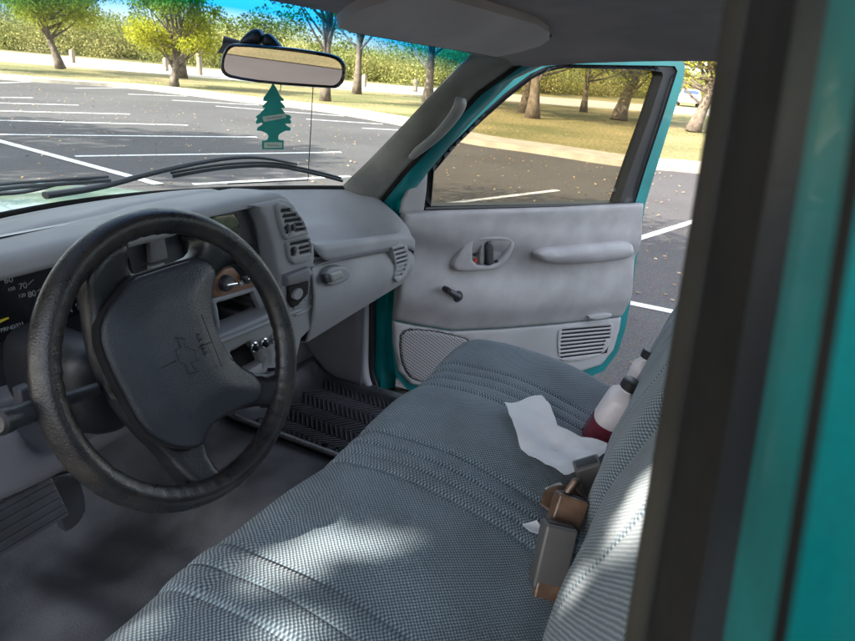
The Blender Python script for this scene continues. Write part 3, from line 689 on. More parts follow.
# ---- bench seat
B = empty('bench_seat'); B.parent = T
def px_x(u, v): return ZP(u, v, .925).x
pl1 = [px_x(350, 466), px_x(360, 457), px_x(371, 448), px_x(384, 438)]
pl2 = [px_x(438, 389), px_x(448, 382), px_x(456, 376), px_x(465, 370)]
pl0 = [-.50, -.455, -.41]
def cush(u, v):
    x = -.70+1.36*u
    # cross section: underside front -> front roll -> top -> bight
    e = 1.0
    xe = (x+.02)/.68
    edge = max(0, 1-abs(xe)**9)
    rr = ss(0, .06, u)*ss(1, .90, u)
    s_ = v
    yF = -.088-.012*math.cos(xe*1.5)-.12*max(0, (x-.50)/.16)**2.2*(1 if x > .5 else 0)
    yR = -.58; ztop = .915
    if s_ < .30:
        q = s_/.30; y = yF-.015*(1-q)*0+(-.03)*(1-q)**2; z = .70+(ztop-.055-.70)*q
    elif s_ < .45:
        q = (s_-.30)/.15*PI/2; y = yF-.065*(1-math.cos(q)); z = ztop-.055+.055*math.sin(q)
    else:
        q = (s_-.45)/.55; y = yF-.065+(yR-yF+.065)*q; z = ztop+.012*math.sin(PI*min(1, q*1.3))-.055*q**1.6
    topness = ss(.12, .38, s_)
    # pleats
    g = 0
    for grp, dep in ((pl1, .007), (pl2, .007), (pl0, .0025)):
        for xx in grp: g -= dep*math.exp(-((x-xx)/.006)**2)
        a, b = grp[0], grp[-1]
        if a < x < b: g += .003
    # pillowed panels between the pleats
    for a, b in ((-.70, pl1[0]), (pl1[-1], pl2[0]), (pl2[-1], .66)):
        if a < x < b: g += .012*math.sin(PI*(x-a)/(b-a))**.6
    g *= topness
    g += .0025*math.sin(x*23+y*11)*math.sin(y*19-x*7)*topness
    z += g-(1-rr)*.05-.045*max(0, (x-.52)/.14)**2; 
    if s_ < .45: y += g*.6
    return (x, y, z)
grid('seat_cushion', cush, 300, 70, 'seat', B, solid=.02, smooth=70, uvm='x')
def backy(z): return -.525-.085*ss(.0, 1, (z-.84)/.5)*1.0-.06*max(0, z-1.1)
PRO = [(.78, -.560), (.85, -.574), (.914, -.581), (1.018, -.584), (1.086, -.594), (1.147, -.611), (1.20, -.634), (1.30, -.675), (1.45, -.74)]
def prof(z, dy, dz):
    z = z-dz
    for (a, ya), (b, yb_) in zip(PRO, PRO[1:]):
        if z <= b: break
    return ya+(yb_-ya)*(z-a)/(b-a)+dy
def make_back(name, x0, x1, bul, top, dy, dz, plz=()):
    def fn(u, v):
        x = x0+(x1-x0)*u; z = .80+(top-.80)*v
        e = (2*abs(u-.5))
        roll = (1-max(0, (e-.72)/.28)**2.4)
        y = (prof(z-.03, dy, dz)+prof(z+.03, dy, dz)+prof(z, dy, dz))/3-bul*(1-(roll**.5 if roll > 0 else 0))*1.5-.006*(1-math.cos((u-.5)*PI))
        if v > .88: q = (v-.88)/.12; y -= .06*q*q; z -= .012*q*q
        for xx in plz: y -= .008*math.exp(-((x-xx)/.006)**2)
        y += .003*math.sin(z*31+x*17)*math.sin(x*13)
        if e > .97: y -= .03*(e-.97)/.03
        return (x, y, z)
    grid(name, fn, 90, 60, 'seat', B, solid=-.05, smooth=70, uvm='x')
make_back('backrest', -.70, -.125, .060, 1.42, -.003, .0, (-.44, -.20))
make_back('backrest', -.12, .30, .045, 1.42, .020, -.025, (.02, .17))
make_back('backrest', .305, .66, .040, 1.42, .030, -.06, (.42, .55))
MB().box((-.02, -.40, .66), (1.28, .50, .12), bev=.02).build('seat_base', 'black', B)
MB().box((-.02, -.76, 1.12), (1.32, .05, .56), bev=.02).build('backrest_shell', 'dashdark', B)

# ---- buckles
def buckle(base, top_, w, d, m, red=True, stalk=None):
    base, top_ = Vector(base), Vector(top_); ax = (top_-base).normalized(); L = (top_-base).length
    side = Vector((0, -1, 0)).cross(ax).normalized()
    side = (Vector((.45, -.9, 0))-ax*Vector((.45, -.9, 0)).dot(ax)).normalized(); oth = ax.cross(side)
    rot = Matrix((side, oth, ax)).transposed()
    b = empty('seat_belt_buckle'); b.parent = T
    MB().box(base.lerp(top_, .62), (w, d, L*.76), rot=rot, bev=.005).build('buckle_body', m, b)
    MB().box(base.lerp(top_, .16), (w*.85, d*1.05, L*.36), rot=rot, bev=.006).build('buckle_sleeve', stalk or m, b)
    if red: MB().box(top_-ax*.001, (w*.72, d*.5, .006), rot=rot, bev=.001).build('release_button', 'red', b)
    MB().box(top_-ax*.004, (w*.8, d*.55, .012), rot=rot, bev=.002).build('buckle_slot', 'black', b)
buckle(XP(541, 606, -.20), XP(560, 524, -.15), .050, .040, 'beltgrey', False, 'beltbrown')
buckle(XP(556, 545, -.13), XP(572, 496, -.09), .050, .036, 'beltbrown', False, 'beltbrown')
buckle(XP(602, 505, .03), XP(586, 462, .0), .046, .030, 'beltgrey', False, 'black')
MB().tube([XP(528, 590, -.20), XP(532, 606, -.21), XP(546, 614, -.215), XP(556, 608, -.20)], .007, 8).build('belt_anchor_loop', 'beltgrey', T)
M['web'] = mat('belt_webbing', (.10, .085, .075), .8, bs=900, bd=.0006, vs=60)
wb0 = sm3([XP(590, 520, -.04), XP(580, 505, -.03), XP(566, 496, -.05), XP(552, 498, -.08), XP(549, 510, -.10)])
MB().tube(wb0, .020, 12, flat=(.18, 1)).build('belt_webbing', 'beltbrown', T)
MB().tube(sm3([XP(604, 520, .0), XP(590, 500, .02), XP(578, 478, .02), XP(592, 462, .03)]), .018, 12, flat=(.2, 1)).build('belt_webbing', 'web', T)
MB().box(XP(570, 490, -.07), (.060, .010, .045), rot=Matrix.Rotation(R(30), 3, 'Y') @ Matrix.Rotation(R(20), 3, 'X'), bev=.004).build('belt_tongue', 'beltbrown', T)

# ---- driver B pillar
def pl(a, s_, x0, dx=0): return lambda z: Vector((x0+dx*(z-1.55), a+s_*(z-1.55), z))
cols = [(pl(-.690, .085, -.755), 'a'), (pl(-.6658, .07, -.800), 'b'), (pl(-.6675, .08, -.807), 'c'), (pl(-.6847, .111, -.86), 'd')]
def vstrip(name, fa, fb, m, bul=0, nrm=(0, 1, 0), nv=5, z0=.50, z1=1.70):
    return grid(name, lambda u, v: fa(z0+(z1-z0)*u).lerp(fb(z0+(z1-z0)*u), v)+Vector(nrm)*bul*math.sin(PI*v), 30, nv, m, T, smooth=50)
pA, pB, pC, pD = [c_[0] for c_ in cols]
vstrip('pillar_inner_trim', pl(-.76, .08, -.74), pB, 'pillar', .002)
MB().tube([pB(.5+.04*i)+Vector((-.002, -.0010, 0)) for i in range(31)], .0036, 10).build('door_seal', 'sealtrim', T)
mB = lambda z: pC(z).lerp(pD(z), .45)+Vector((0, -.0015, 0)); mC = lambda z: pC(z).lerp(pD(z), .54)+Vector((0, -.0030, 0))
vstrip('pillar_jamb', lambda z: pC(z)+Vector((0, -.002, 0)), mB, 'seal', .0015, nv=4)
vstrip('pillar_seam', mB, mC, 'seal', 0, nv=2)
vstrip('pillar_sealer', mC, pD, 'black', .0012, nv=4)
pE = pl(-.6889, .14, -.893); pG = pl(-.6903, .14, -.899); pG2 = pl(-.6896, .14, -.902); pH = pl(-.90, .10, -.925)
M['jambteal'] = mat('jamb_paint', (.0, .22, .215), .5, var=.2, vs=26, metal=.1, coat=.15, grain=.4)
vstrip('jamb_panel', pD, pE, 'jambteal', .0012, nv=6)
vstrip('jamb_groove', pE, pG, 'seal', -.0008, nv=3)
vstrip('cab_corner', pG2, pl(-.70, .12, -.915), 'teal', .0, nv=3)
vstrip('cab_side', pl(-.70, .12, -.915), pl(-1.04, .05, -.93), 'teal', .012, (-1, 0, 0), nv=12)
for sx in (-1, 1):
    MB().box((sx*.62, -1.02, 1.38), (.34, .05, .66), bev=.01).build('cab_rear_panel', 'teal', T)
    if sx > 0: MB().box((.78, -.90, 1.1), (.05, .26, 1.25), bev=.01).build('cab_side', 'pillar', T)
MB().box((0, -1.02, .85), (1.6, .05, .75), bev=.01).build('cab_rear_panel', 'teal', T)
MB().box((0, -1.02, 1.69), (1.3, .05, .06), bev=.01).build('cab_rear_panel', 'teal', T)
MB().box((0, -1.02, 1.44), (.96, .006, .46)).build('rear_window', 'rglass', T)

# ================================================================== PASSENGER DOOR (open)
DR = empty('passenger_door'); DR.parent = T
da = R(59); dd = Vector((math.sin(da), -math.cos(da), 0))
FDo = Fr((.80, .26, 0), dd, (0, 0, 1))
if FDo.n.y > 0: raise RuntimeError
def dp(pts, h=0): return FDo.pxs(pts, h)
z5 = lambda x, y: (400+x/2.671, 40+y/2.671)
z6 = lambda x, y: (360+x/2.85, 200+y/2.85)
outer = dp([(399, 240), (400, 208), (412, 182), (430, 162), (470, 116), (500, 84), (520, 66), (540, 58.5), (600, 57), (660, 57.5), (682, 59), (685, 66), (683, 82), (662, 150), (645, 205), (641, 232), (636, 262), (631, 300), (625, 330), (618, 352), (604, 371), (585, 379), (540, 384), (480, 389), (432, 393), (408, 390), (396, 376), (391, 340), (395, 300)])
win = dp([(424, 208), (428, 170), (450, 146), (478, 118), (505, 93), (530, 74), (546, 66.5), (565, 64), (620, 65), (660, 65.5), (675, 66), (677.5, 71), (662, 120), (647, 165), (635, 204)])
shell = relief('door_shell', FDo, outer, 'teal', DR, h=0, r=.010, step=.03, back=-.075, holes=[win], smooth=50)
# run channel: black rubber just inside the opening
def inset(poly, d):
    P = np.array(poly); n = len(P); o = []; A = sum(P[i][0]*P[(i+1) % n][1]-P[(i+1) % n][0]*P[i][1] for i in range(n)); s_ = 1 if A > 0 else -1
    for i in range(n):
        t = P[(i+1) % n]-P[i-1]; t = t/np.linalg.norm(t); o.append(tuple(P[i]+s_*d*np.array((-t[1], t[0]))))
    return o
glass_in = dp([(431, 206), (434, 172), (456, 146), (482, 121), (508, 98), (532, 79), (547, 71.5), (565, 68), (620, 69), (650, 70), (662, 72), (663, 76), (650, 116), (634, 160), (619, 203)])
relief('window_channel', FDo, win, 'black', DR, h=-.014, r=.004, step=.03, back=-.05, holes=[glass_in])
gv = [FDo.p(x, y, -.034) for x, y in dp([(424, 214), (424, 172), (450, 142), (480, 114), (505, 91), (530, 73), (546, 66), (565, 64), (620, 65), (660, 68), (670, 74), (648, 150), (626, 214)], -.034)]
pydata('window_glass', gv+[p+FDo.n*-.004 for p in gv], [tuple(range(len(gv))), tuple(range(2*len(gv)-1, len(gv)-1, -1))], 'glass', DR, 0)
MB().tube([FDo.p(*FDo.px(424, 208.5, .0), .004), FDo.p(*FDo.px(640, 203.5), .004)], .006, 8).build('window_sill_seal', 'black', DR)
relief('mirror_patch', FDo, dp([(401, 213.5), (403, 202), (409, 190), (418, 178), (428.5, 167), (427, 190), (424, 213)], .012), 'trim', DR, h=.012, r=.005, step=.015, back=0)
# upper trim with soft contours
def px_fun(f): return f
seam = dp([(394, 321), (420, 326), (452, 331), (500, 329), (560, 324), (622, 317)], .014)
def seamy(x):
    for (x0, y0), (x1, y1) in zip(seam, seam[1:]):
        if x <= x1: return y0+(y1-y0)*(x-x0)/(x1-x0)
    return seam[-1][1]
hb = FDo.px(484, 254); ar = FDo.px(582, 252)
def trimh(x, y, d):
    t = y-seamy(x)
    g = .020*ss(.0, .10, t)*(1-ss(.10, .30, t))                      # swelling above the seam
    g += .020*ss(.26, .34, t)*(1-.3*ss(.36, .42, t))                   # upper shelf
    wob = .5+.5*math.sin((x-.15)*5.2); g -= .012*math.exp(-((t-.22)/.05)**2)*wob
    g -= .014*math.exp(-(((x-hb[0])/.12)**2+((y-hb[1])/.07)**2))
    return g
upper = dp([(401, 222), (403, 213), (424, 211), (560, 207), (641, 203), (639, 230), (634, 262), (628, 295), (624, 312)], .014)
upo = upper+[(x, y+.003) for x, y in seam[::-1]]+dp([(396, 300), (399, 260)], .014)
relief('door_panel', FDo, upo, 'trim', DR, h=.018, r=.010, step=.014, back=0, hfun=trimh, smooth=60)
low = [(x, y-.003) for x, y in seam]+dp([(620, 330), (614, 350), (602, 365), (584, 371), (540, 376), (480, 382), (434, 388), (412, 385), (400, 372), (395, 345)], .014)
grl = smoothpoly(dp([(402, 331), (425, 330), (456, 336), (471, 341), (470, 350), (456, 368), (436, 382), (414, 381), (404, 368), (400, 348)], .016), 1)
relief('door_lower_panel', FDo, low, 'trim2', DR, h=.014, r=.008, step=.02, back=0, smooth=60, holes=[grl])
# speaker grille with slots (slots are dark cuts in one perforated plate)
def hexholes(poly, sx, sy, wx, wy, skew=0):
    A = np.array(poly); lo, hi = A.min(0), A.max(0); o = []; k = 0; y = lo[1]+sy
    while y < hi[1]:
        x = lo[0]+(sx/2 if k % 2 else 0)
        while x < hi[0]:
            q = np.array([(x+wx, y), (x-wx, y), (x, y+wy), (x, y-wy)])
            if inside(q, poly).all() and edist([(x, y)], [poly])[0] > .010: o.append((x, y))
            x += sx
        y += sy; k += 1
    return o
def perforated():
    m, nt, ns, l = newmat('perforated_plastic'); out = N(ns, 'ShaderNodeOutputMaterial'); p = N(ns, 'ShaderNodeBsdfPrincipled', Roughness=.6); l.new(p.outputs[0], out.inputs[0])
    tc = N(ns, 'ShaderNodeTexCoord'); a = N(ns, 'ShaderNodeVectorMath', operation='DOT_PRODUCT'); l.new(tc.outputs['Object'], a.inputs[0]); a.inputs[1].default_value = tuple(dd)
    sp = N(ns, 'ShaderNodeSeparateXYZ'); l.new(tc.outputs['Object'], sp.inputs[0])
    def M_(op, x, y):
        n = N(ns, 'ShaderNodeMath', operation=op)
        for i, q in enumerate((x, y)):
            if q is None: continue
            if isinstance(q, (int, float)): n.inputs[i].default_value = q
            else: l.new(q, n.inputs[i])
        return n.outputs[0]
    k1, k2 = PI/.0072, PI/.0058
    pr = M_('MULTIPLY', M_('SINE', M_('MULTIPLY', a.outputs['Value'], k1), None), M_('SINE', M_('MULTIPLY', sp.outputs[2], k2), None))
    mr = N(ns, 'ShaderNodeMapRange'); l.new(pr, mr.inputs[0]); mr.inputs[1].default_value = .25; mr.inputs[2].default_value = .45
    mx = N(ns, 'ShaderNodeMix', data_type='RGBA'); l.new(mr.outputs[0], mx.inputs[0]); mx.inputs[6].default_value = (.40, .385, .39, 1); mx.inputs[7].default_value = (.012, .012, .012, 1); l.new(mx.outputs[2], p.inputs['Base Color'])
    iv = M_('SUBTRACT', 1.0, mr.outputs[0]); b = N(ns, 'ShaderNodeBump', Strength=.6, Distance=.002); l.new(iv, b.inputs['Height']); l.new(b.outputs[0], p.inputs['Normal']); return m
M['perf'] = perforated()
gr = relief('speaker_grille', FDo, inset(grl, .0015), 'perf', DR, h=.019, r=.004, step=.0125, back=.006, smooth=40)
MB().prism([FDo.p(x, y, .002) for x, y in inset(grl, .014)], FDo.n*.003).build('speaker_cone', 'void', gr)
# map pocket slots
sl = []
for k in range(8):
    (ua, va), (ub, vb) = z6(578-3*k*.5, 372+11.2*k), z6(714-3.5*k*(1 if k > 3 else .2), 361+10.6*k)
    (x0, y0), (x1, y1) = FDo.px(ua, va, .02), FDo.px(ub, vb, .02); sl.append([(x0, y0-.0042), (x1, y1-.0042), (x1+.004, y1), (x1, y1+.0042), (x0, y0+.0042), (x0-.004, y0)])
pv = relief('lower_vent', FDo, smoothpoly(dp([z6(*p) for p in ((568, 362), (660, 352), (722, 346), (722, 375), (708, 420), (690, 440), (640, 458), (580, 462), (566, 450), (562, 400))], .018), 1), 'trim2', DR, h=.019, r=.004, step=.012, back=.012, holes=sl)
MB().prism([FDo.p(x, y, .0145) for x, y in dp([z6(*p) for p in ((572, 367), (720, 352), (704, 436), (572, 456))], .0145)], FDo.n*-.001).build('vent_cavity', 'void', pv)
relief('badge_recess', FDo, smoothpoly(dp([z6(*p) for p in ((652, 328), (715, 320), (716, 334), (654, 342))], .034), 1), 'trim2', DR, h=.040, r=.003, step=.01, back=.01)
# handle
zh = lambda x, y: (430+x/7.12, 220+y/7.12)
ho = dp([zh(*p) for p in ((165, 315), (240, 182), (300, 127), (380, 110), (560, 110), (600, 150), (600, 190), (560, 280), (500, 340), (440, 360), (200, 370), (170, 345))], .03)
hi_ = dp([zh(*p) for p in ((300, 165), (335, 148), (548, 146), (570, 165), (548, 232), (492, 296), (440, 322), (300, 320))], .03)
hd = relief('door_handle_bezel', FDo, smoothpoly(ho, 2), 'trim', DR, h=.034, r=.007, step=.009, back=.0, holes=[smoothpoly(hi_, 1)])
MB().prism([FDo.p(x, y, .016) for x, y in inset(hi_, -.002)], FDo.n*-.002).build('handle_recess', 'handle', hd)
hdl = relief('door_handle', FDo, smoothpoly(dp([zh(*p) for p in ((396, 158), (452, 150), (455, 300), (440, 322), (400, 325))], .036), 1), 'bezel', DR, h=.040, r=.006, step=.006, back=.022)
relief('door_handle_lever', FDo, smoothpoly(dp([zh(*p) for p in ((365, 170), (392, 160), (392, 325), (352, 318))], .03), 1), 'handle', hdl, h=.030, r=.004, step=.006, back=.017)
MB().box(FDo.p(*FDo.px(*zh(322, 290), .022), .022), (.012, .012, .014), bev=.002).build('lock_slider', 'red', hd)
MB().box(FDo.p(*FDo.px(*zh(330, 245), .022), .020), (.022, .012, .010), bev=.002).build('lock_surround', 'black', hd)
MB().box(FDo.p(*FDo.px(*zh(480, 290), .020), .020), (.03, .012, .006), bev=.001).build('recess_shadow_gap', 'black', hd)
# crank
k0 = FDo.p(*FDo.px(457, 296, .03), .030); k1 = FDo.p(*FDo.px(444.5, 288.5, .05), .052)
ck = MB().lathe(k0, FDo.n, [(.020, -.016), (.020, .008), (.015, .014), (.002, .015)], 24).tube([k0+FDo.n*.008, k1], [.013, .009], 12).build('window_crank', 'bezel', DR)
MB().lathe(k1-FDo.n*.004, FDo.n, [(.009, 0), (.0105, .012), (.0105, .026), (.008, .031)], 20).build('crank_knob', 'black', ck)
# armrest
ao = dp([(532, 254), (540, 247.5), (580, 244), (625, 239.5), (632, 245), (630, 257), (610, 261), (565, 264.5), (541, 262)], .04)
relief('armrest', FDo, smoothpoly(ao, 2), 'trim', DR, h=.070, r=.030, step=.010, back=.0, smooth=70)
MB().lathe(FDo.p(*FDo.px(412, 223, .018), .018), FDo.n, [(.014, 0), (.013, .004), (.002, .005)], 20).build('trim_plug', 'trim', DR)
# etched glass mark
text('glass_mark', 'AS2', FDo, *FDo.px(613, 190, -.029), .016, 'white', DR, h=-.0295, depth=.0002)
MB().box(FDo.p(1.165, .62, -.03), (.02, .05, .05), rot=Matrix.Rotation(R(-31), 3, 'Z'), bev=.004).build('door_latch', 'dirt', DR)

# ================================================================== sun visor
VA_, VB_, VC_ = YP(338, 27, .02), XP(497, 57, .55), XP(551, 36, .57)
VA_, VB_, VC_ = [CAMP+(q-CAMP)*k for q, k in ((VA_, .93), (VB_, .94), (VC_, .93))]
va = (VB_-VA_); vtmp = (VC_-VB_); vn = va.cross(vtmp).normalized(); 
if vn.z > 0: vn = -vn
FV = Fr(VA_, va, (vn.cross(va.normalized())))
if FV.n.dot(vn) < 0: FV = Fr(VA_, va, -FV.b)
vis = FV.pxs([(338, 27), (348, 18), (365, 8), (395, -1), (425, -6), (455, 1), (500, 14), (538, 25), (550, 33), (549, 40), (540, 46), (520, 52), (497, 57), (471, 52), (420, 44), (375, 36), (350, 32)])
vs_ = relief('sun_visor', FV, vis, 'visor', T, h=.0, r=.010, step=.012, back=-.018, smooth=70, hfun=lambda x, y, d: .004*ss(0, .05, d))
MB().tube([FV.p(*FV.px(u, v), -.006) for u, v in ((350, 33), (420, 45), (471, 53), (497, 58), (530, 50), (551, 38))], .0045, 8).build('visor_piping', 'dashdark', vs_)

# ================================================================== rear view mirror
MR = empty('rear_view_mirror'); MR.parent = T
inc = Vector((.0, .14, 1.58))-CAMP; inc.normalize(); ref = Vector((-.93, -.36, -.112)).normalized(); mn = (ref-inc).normalized()
ma = Vector((0, 0, 1)).cross(mn).normalized(); mb_ = mn.cross(ma)
FM = Fr((0.0, .135, 1.58), ma, mb_)
zm = lambda x, y: (200+x/4.58, 20+y/4.58)
mo = FM.pxs([zm(*p) for p in ((92, 215), (100, 160), (125, 118), (160, 104), (380, 122), (590, 153), (645, 175), (668, 215), (662, 280), (630, 312), (590, 312), (300, 292), (145, 268), (105, 250))])
mi = FM.pxs([zm(*p) for p in ((112, 212), (120, 165), (140, 132), (168, 122), (380, 140), (585, 170), (632, 188), (650, 218), (645, 268), (620, 296), (585, 296), (300, 276), (155, 252), (122, 238))])
relief('mirror_housing', FM, smoothpoly(mo, 1), 'blackgloss', MR, h=.006, r=.006, step=.006, back=-.022, holes=[smoothpoly(mi, 1)])
mg = [FM.p(x, y, .003) for x, y in smoothpoly(inset(mi, -.001), 1)]
pydata('mirror_glass', mg+[p-FM.n*.004 for p in mg], [tuple(range(len(mg))), tuple(range(2*len(mg)-1, len(mg)-1, -1))], 'mirror', MR, 0)
FM2 = Fr(FM.p(0, 0, -.03), ma, mb_)
relief('mirror_mount', FM2, smoothpoly(FM2.pxs([zm(*p) for p in ((176, 112), (184, 92), (205, 68), (232, 46), (258, 38), (276, 48), (284, 72), (282, 98), (268, 116))]), 1), 'black', MR, h=.012, r=.010, step=.006, back=-.03)
relief('mirror_mount', FM2, smoothpoly(FM2.pxs([zm(*p) for p in ((284, 118), (284, 82), (292, 64), (308, 60), (328, 74), (350, 100), (372, 126), (330, 126))]), 1), 'black', MR, h=.006, r=.008, step=.006, back=-.03)
MB().tube([FM.p(.0, .0, -.025), FM.p(.0, .03, -.07), Vector((.0, .235, 1.63))], .010, 10).build('mirror_arm', 'black', MR)
relief('mirror_bracket', FM2, FM2.pxs([zm(*p) for p in ((76, 152), (108, 106), (220, 104), (130, 130), (108, 152))]), 'bezel', MR, h=.0, r=.002, step=.01, back=-.006)

# ================================================================== air freshener
za = lambda x, y: (240+x/8.54, 80+y/8.54)
fc = XP(272, 118, .02); fn_ = (CAMP-fc); fn_.z = 0; fn_.normalize(); fa_ = Vector((0, 0, 1)).cross(fn_).normalized()
FF = Fr(fc, fa_, (0, 0, 1))
AF = empty('air_freshener', tuple(fc)); 
tag(AF, 'flat dark green pine tree shaped air freshener hanging under the rear view mirror', 'air freshener')
tree_px = [(280, 25), (262, 60), (235, 105), (200, 150), (196, 176), (232, 182), (212, 200), (190, 225), (200, 238), (215, 236), (170, 285), (135, 312), (150, 330), (134, 350), (140, 375), (185, 362), (195, 375), (150, 405), (142, 430), (185, 435), (230, 455), (242, 478), (238, 500), (225, 515),
           (188, 518), (188, 592), (372, 592), (374, 514), (336, 512), (326, 498), (330, 470), (345, 455), (390, 432), (430, 432), (432, 408), (400, 390), (385, 372), (432, 372), (438, 352), (425, 335), (440, 318), (425, 300), (390, 292), (370, 262), (352, 240), (380, 240), (384, 225), (345, 178), (372, 180), (375, 165), (340, 130), (318, 80), (296, 45)]
def local(o, par):
    o.matrix_world = Matrix.Identity(4); o.parent = par; o.matrix_parent_inverse = Matrix.Translation(-Vector(par.location)); return o
local(relief('freshener_card', FF, FF.pxs([za(*p) for p in tree_px]), 'card', None, h=.0012, r=.0, step=.004, back=-.0012), AF)
lb = relief('freshener_band', FF, FF.pxs([za(*p) for p in ((190, 312), (385, 284), (396, 320), (204, 356))]), 'cardlabel', None, h=.0016, r=0, step=.006, back=.0012); local(lb, AF)
lb2 = relief('freshener_label', FF, FF.pxs([za(*p) for p in ((205, 532), (360, 530), (360, 578), (206, 580))]), 'cardlabel', None, h=.0016, r=0, step=.006, back=.0012); local(lb2, AF)
c1 = FF.px(*za(292, 320)); local(text('freshener_lettering', 'CAR-FRESHNER', FF, c1[0], c1[1], .0042, 'inkgreen', None, h=.0018, depth=.0002, rot=R(10)), AF)
c2 = FF.px(*za(283, 556)); local(text('freshener_lettering', 'Royal Pine', FF, c2[0], c2[1], .0052, 'inkgreen', None, h=.0018, depth=.0002), AF)
sp_ = FF.p(*FF.px(273, 83)); hk = FM.p(*FM.px(275, 80), -.012)
local(MB().tube([sp_, sp_.lerp(hk, .5)+Vector((.002, 0, 0)), hk], .0009, 6).tube([hk, FF.p(*FF.px(281, 85)), FF.p(*FF.px(280, 91))], .0008, 6).build('freshener_string', 'inkgreen', None), AF)

# ================================================================== loose things on the seat and floor
def bottle(base, ax, hgt, r_, label):
    b = empty('fluid_bottle', tuple(base)); tag(b, label, 'bottle'); ax = Vector(ax).normalized(); side = (Vector((1, .2, 0))-ax*Vector((1, .2, 0)).dot(ax))
    sq = (tuple(side), .75, 1.0, .72)
    H = hgt; k = .44
    local(MB().lathe(base, ax, [(r_*.9, 0), (r_, .006), (r_, H*k)], 36, sq=sq).build('bottle_contents', mat_liq, None, 50), b)
    local(MB().lathe(base, ax, [(r_, H*k+.0005), (r_, H*.72), (r_*.94, H*.77), (r_*.60, H*.83), (r_*.38, H*.86), (r_*.38, H*.93)], 36, sq=sq).build('bottle_body', mat_bot, None, 50), b)
    cp_ = MB().lathe(Vector(base)+ax*H*.885, ax, [(r_*.46, 0), (r_*.48, .004), (r_*.48, H*.09), (r_*.42, H*.10), (.001, H*.101)], 28).build('bottle_cap', 'black', None, 40); local(cp_, b)
mat_bot = mat('milky_bottle', (.70, .66, .70), .35, var=.05, vs=30); mat_liq = mat('red_fluid', (.20, .035, .06), .25, var=.2, vs=30)
b0, b1 = XP(599, 452, .30), XP(634, 380, .30)
b0 = Vector((.30, b0.y+.028, b0.z)); bottle(b0, b1-b0, (b1-b0).length, .041, 'milky plastic bottle with red fluid and black cap, nearer of two leaning on the backrest')
c0_, c1_ = XP(620, 420, .44), XP(651, 349, .44)
c0_ = Vector((.44, c0_.y, c0_.z)); bottle(c0_, c1_-c0_, (c1_-c0_).length, .034, 'pale plastic bottle with black cap standing half hidden behind the nearer bottle')

def sheet(name, quadpx, zf, n, label, cat):
    (a, b, c_, d) = [ZP(u, v, .925) for u, v in quadpx]
    def fn(u, v):
        p = a.lerp(b, u).lerp(d.lerp(c_, u), v); return (p.x, p.y, zf(u, v))
    o = grid(name, fn, n, n, 'paper', None, solid=.0006, smooth=25); return tag(o, label, cat)
paper_px = [(503, 411), (540, 405), (548, 418), (556, 434), (580, 444), (606, 450), (603, 462), (585, 478), (562, 488), (548, 478), (530, 466), (520, 455), (511, 433)]
FP = Fr((0, 0, .935), (1, 0, 0), (0, 1, 0))
pc = FP.px(545, 440)
def crease(x, y, d):
    t = (x-pc[0])*.8+(y-pc[1])*.6; s_ = (x-pc[0])*.6-(y-pc[1])*.8
    return .016*abs(math.sin(t*13+.6))+.010*abs(math.sin(s_*17+t*5))+.005*abs(math.sin(s_*41+t*23+1))+.003*abs(math.sin(t*67-s_*31))
pap = relief('paper_sheet', FP, FP.pxs(paper_px), 'paper', None, h=0, r=0, step=.010, back=-.0008, hfun=crease, smooth=25)
for v in pap.data.vertices: pass
tag(pap, 'large creased sheet of white paper lying on the bench seat by the bottles', 'paper')
# give the sheet one even thickness: move its underside with its front
nv = len(pap.data.vertices)//2
for i in range(nv): pap.data.vertices[nv+i].co = pap.data.vertices[i].co+Vector((0, 0, -.0007))
sp2 = relief('paper_scrap', Fr((0, 0, .925), (1, 0, 0), (0, 1, 0)), FP.pxs([(523, 519), (537, 518), (546, 527), (541, 534), (530, 531)]), 'paper', None, h=.0, r=0, step=.008, back=-.001, hfun=lambda x, y, d: .010*math.sin(x*60)**2, smooth=25)
nv = len(sp2.data.vertices)//2
for i in range(nv): sp2.data.vertices[nv+i].co = sp2.data.vertices[i].co+Vector((0, 0, -.0007))
tag(sp2, 'small torn scrap of white paper lying on the seat next to the nearest buckle', 'paper scrap')
sp3 = relief('paper_slip', Fr((0, 0, .918), (1, 0, 0), (0, 1, 0)), Fr((0, 0, .918), (1, 0, 0), (0, 1, 0)).pxs([(545, 488), (560, 482), (570, 492), (556, 500)]), 'paper', None, h=.0, r=0, step=.008, back=-.001)
tag(sp3, 'narrow white paper slip tucked under the buckles below the large sheet', 'paper')

# rubber floor mat with chevron ridges
MT = empty('floor_mat', (.42, .2, .60)); tag(MT, 'black rubber floor mat with chevron tread on the passenger footwell floor', 'floor mat')
def mz(x, y): return fz(max(x, .30), y)*ss(.2, .34, x)+fz(x, y)*(1-ss(.2, .34, x))+.008
def matfn(u, v):
    x = .185+.50*u; y = -.15+.66*v
    e = min(u, 1-u, 1-v); z = fz(x, y)+.010+.016*(1-ss(0, .05, e))
    return (x, y, z)
mo_ = grid('mat_base', matfn, 60, 60, 'rubber', None, solid=.004); local(mo_, MT)
rb = MB()
def ridge(x0, y0, x1, y1, w=.0028):
    a = Vector((x0, y0, fz(x0, y0)+.0125)); b = Vector((x1, y1, fz(x1, y1)+.0125)); rb.tube([a, b], w, 6)
for row in range(8):
    xa = .225+.056*row
    for k in range(30):
        y = -.10+.0175*k
        if row % 2: ridge(xa, y, xa+.052, y+.04)
        else: ridge(xa, y+.04, xa+.052, y)
local(rb.build('mat_tread', 'rubber', None), MT)
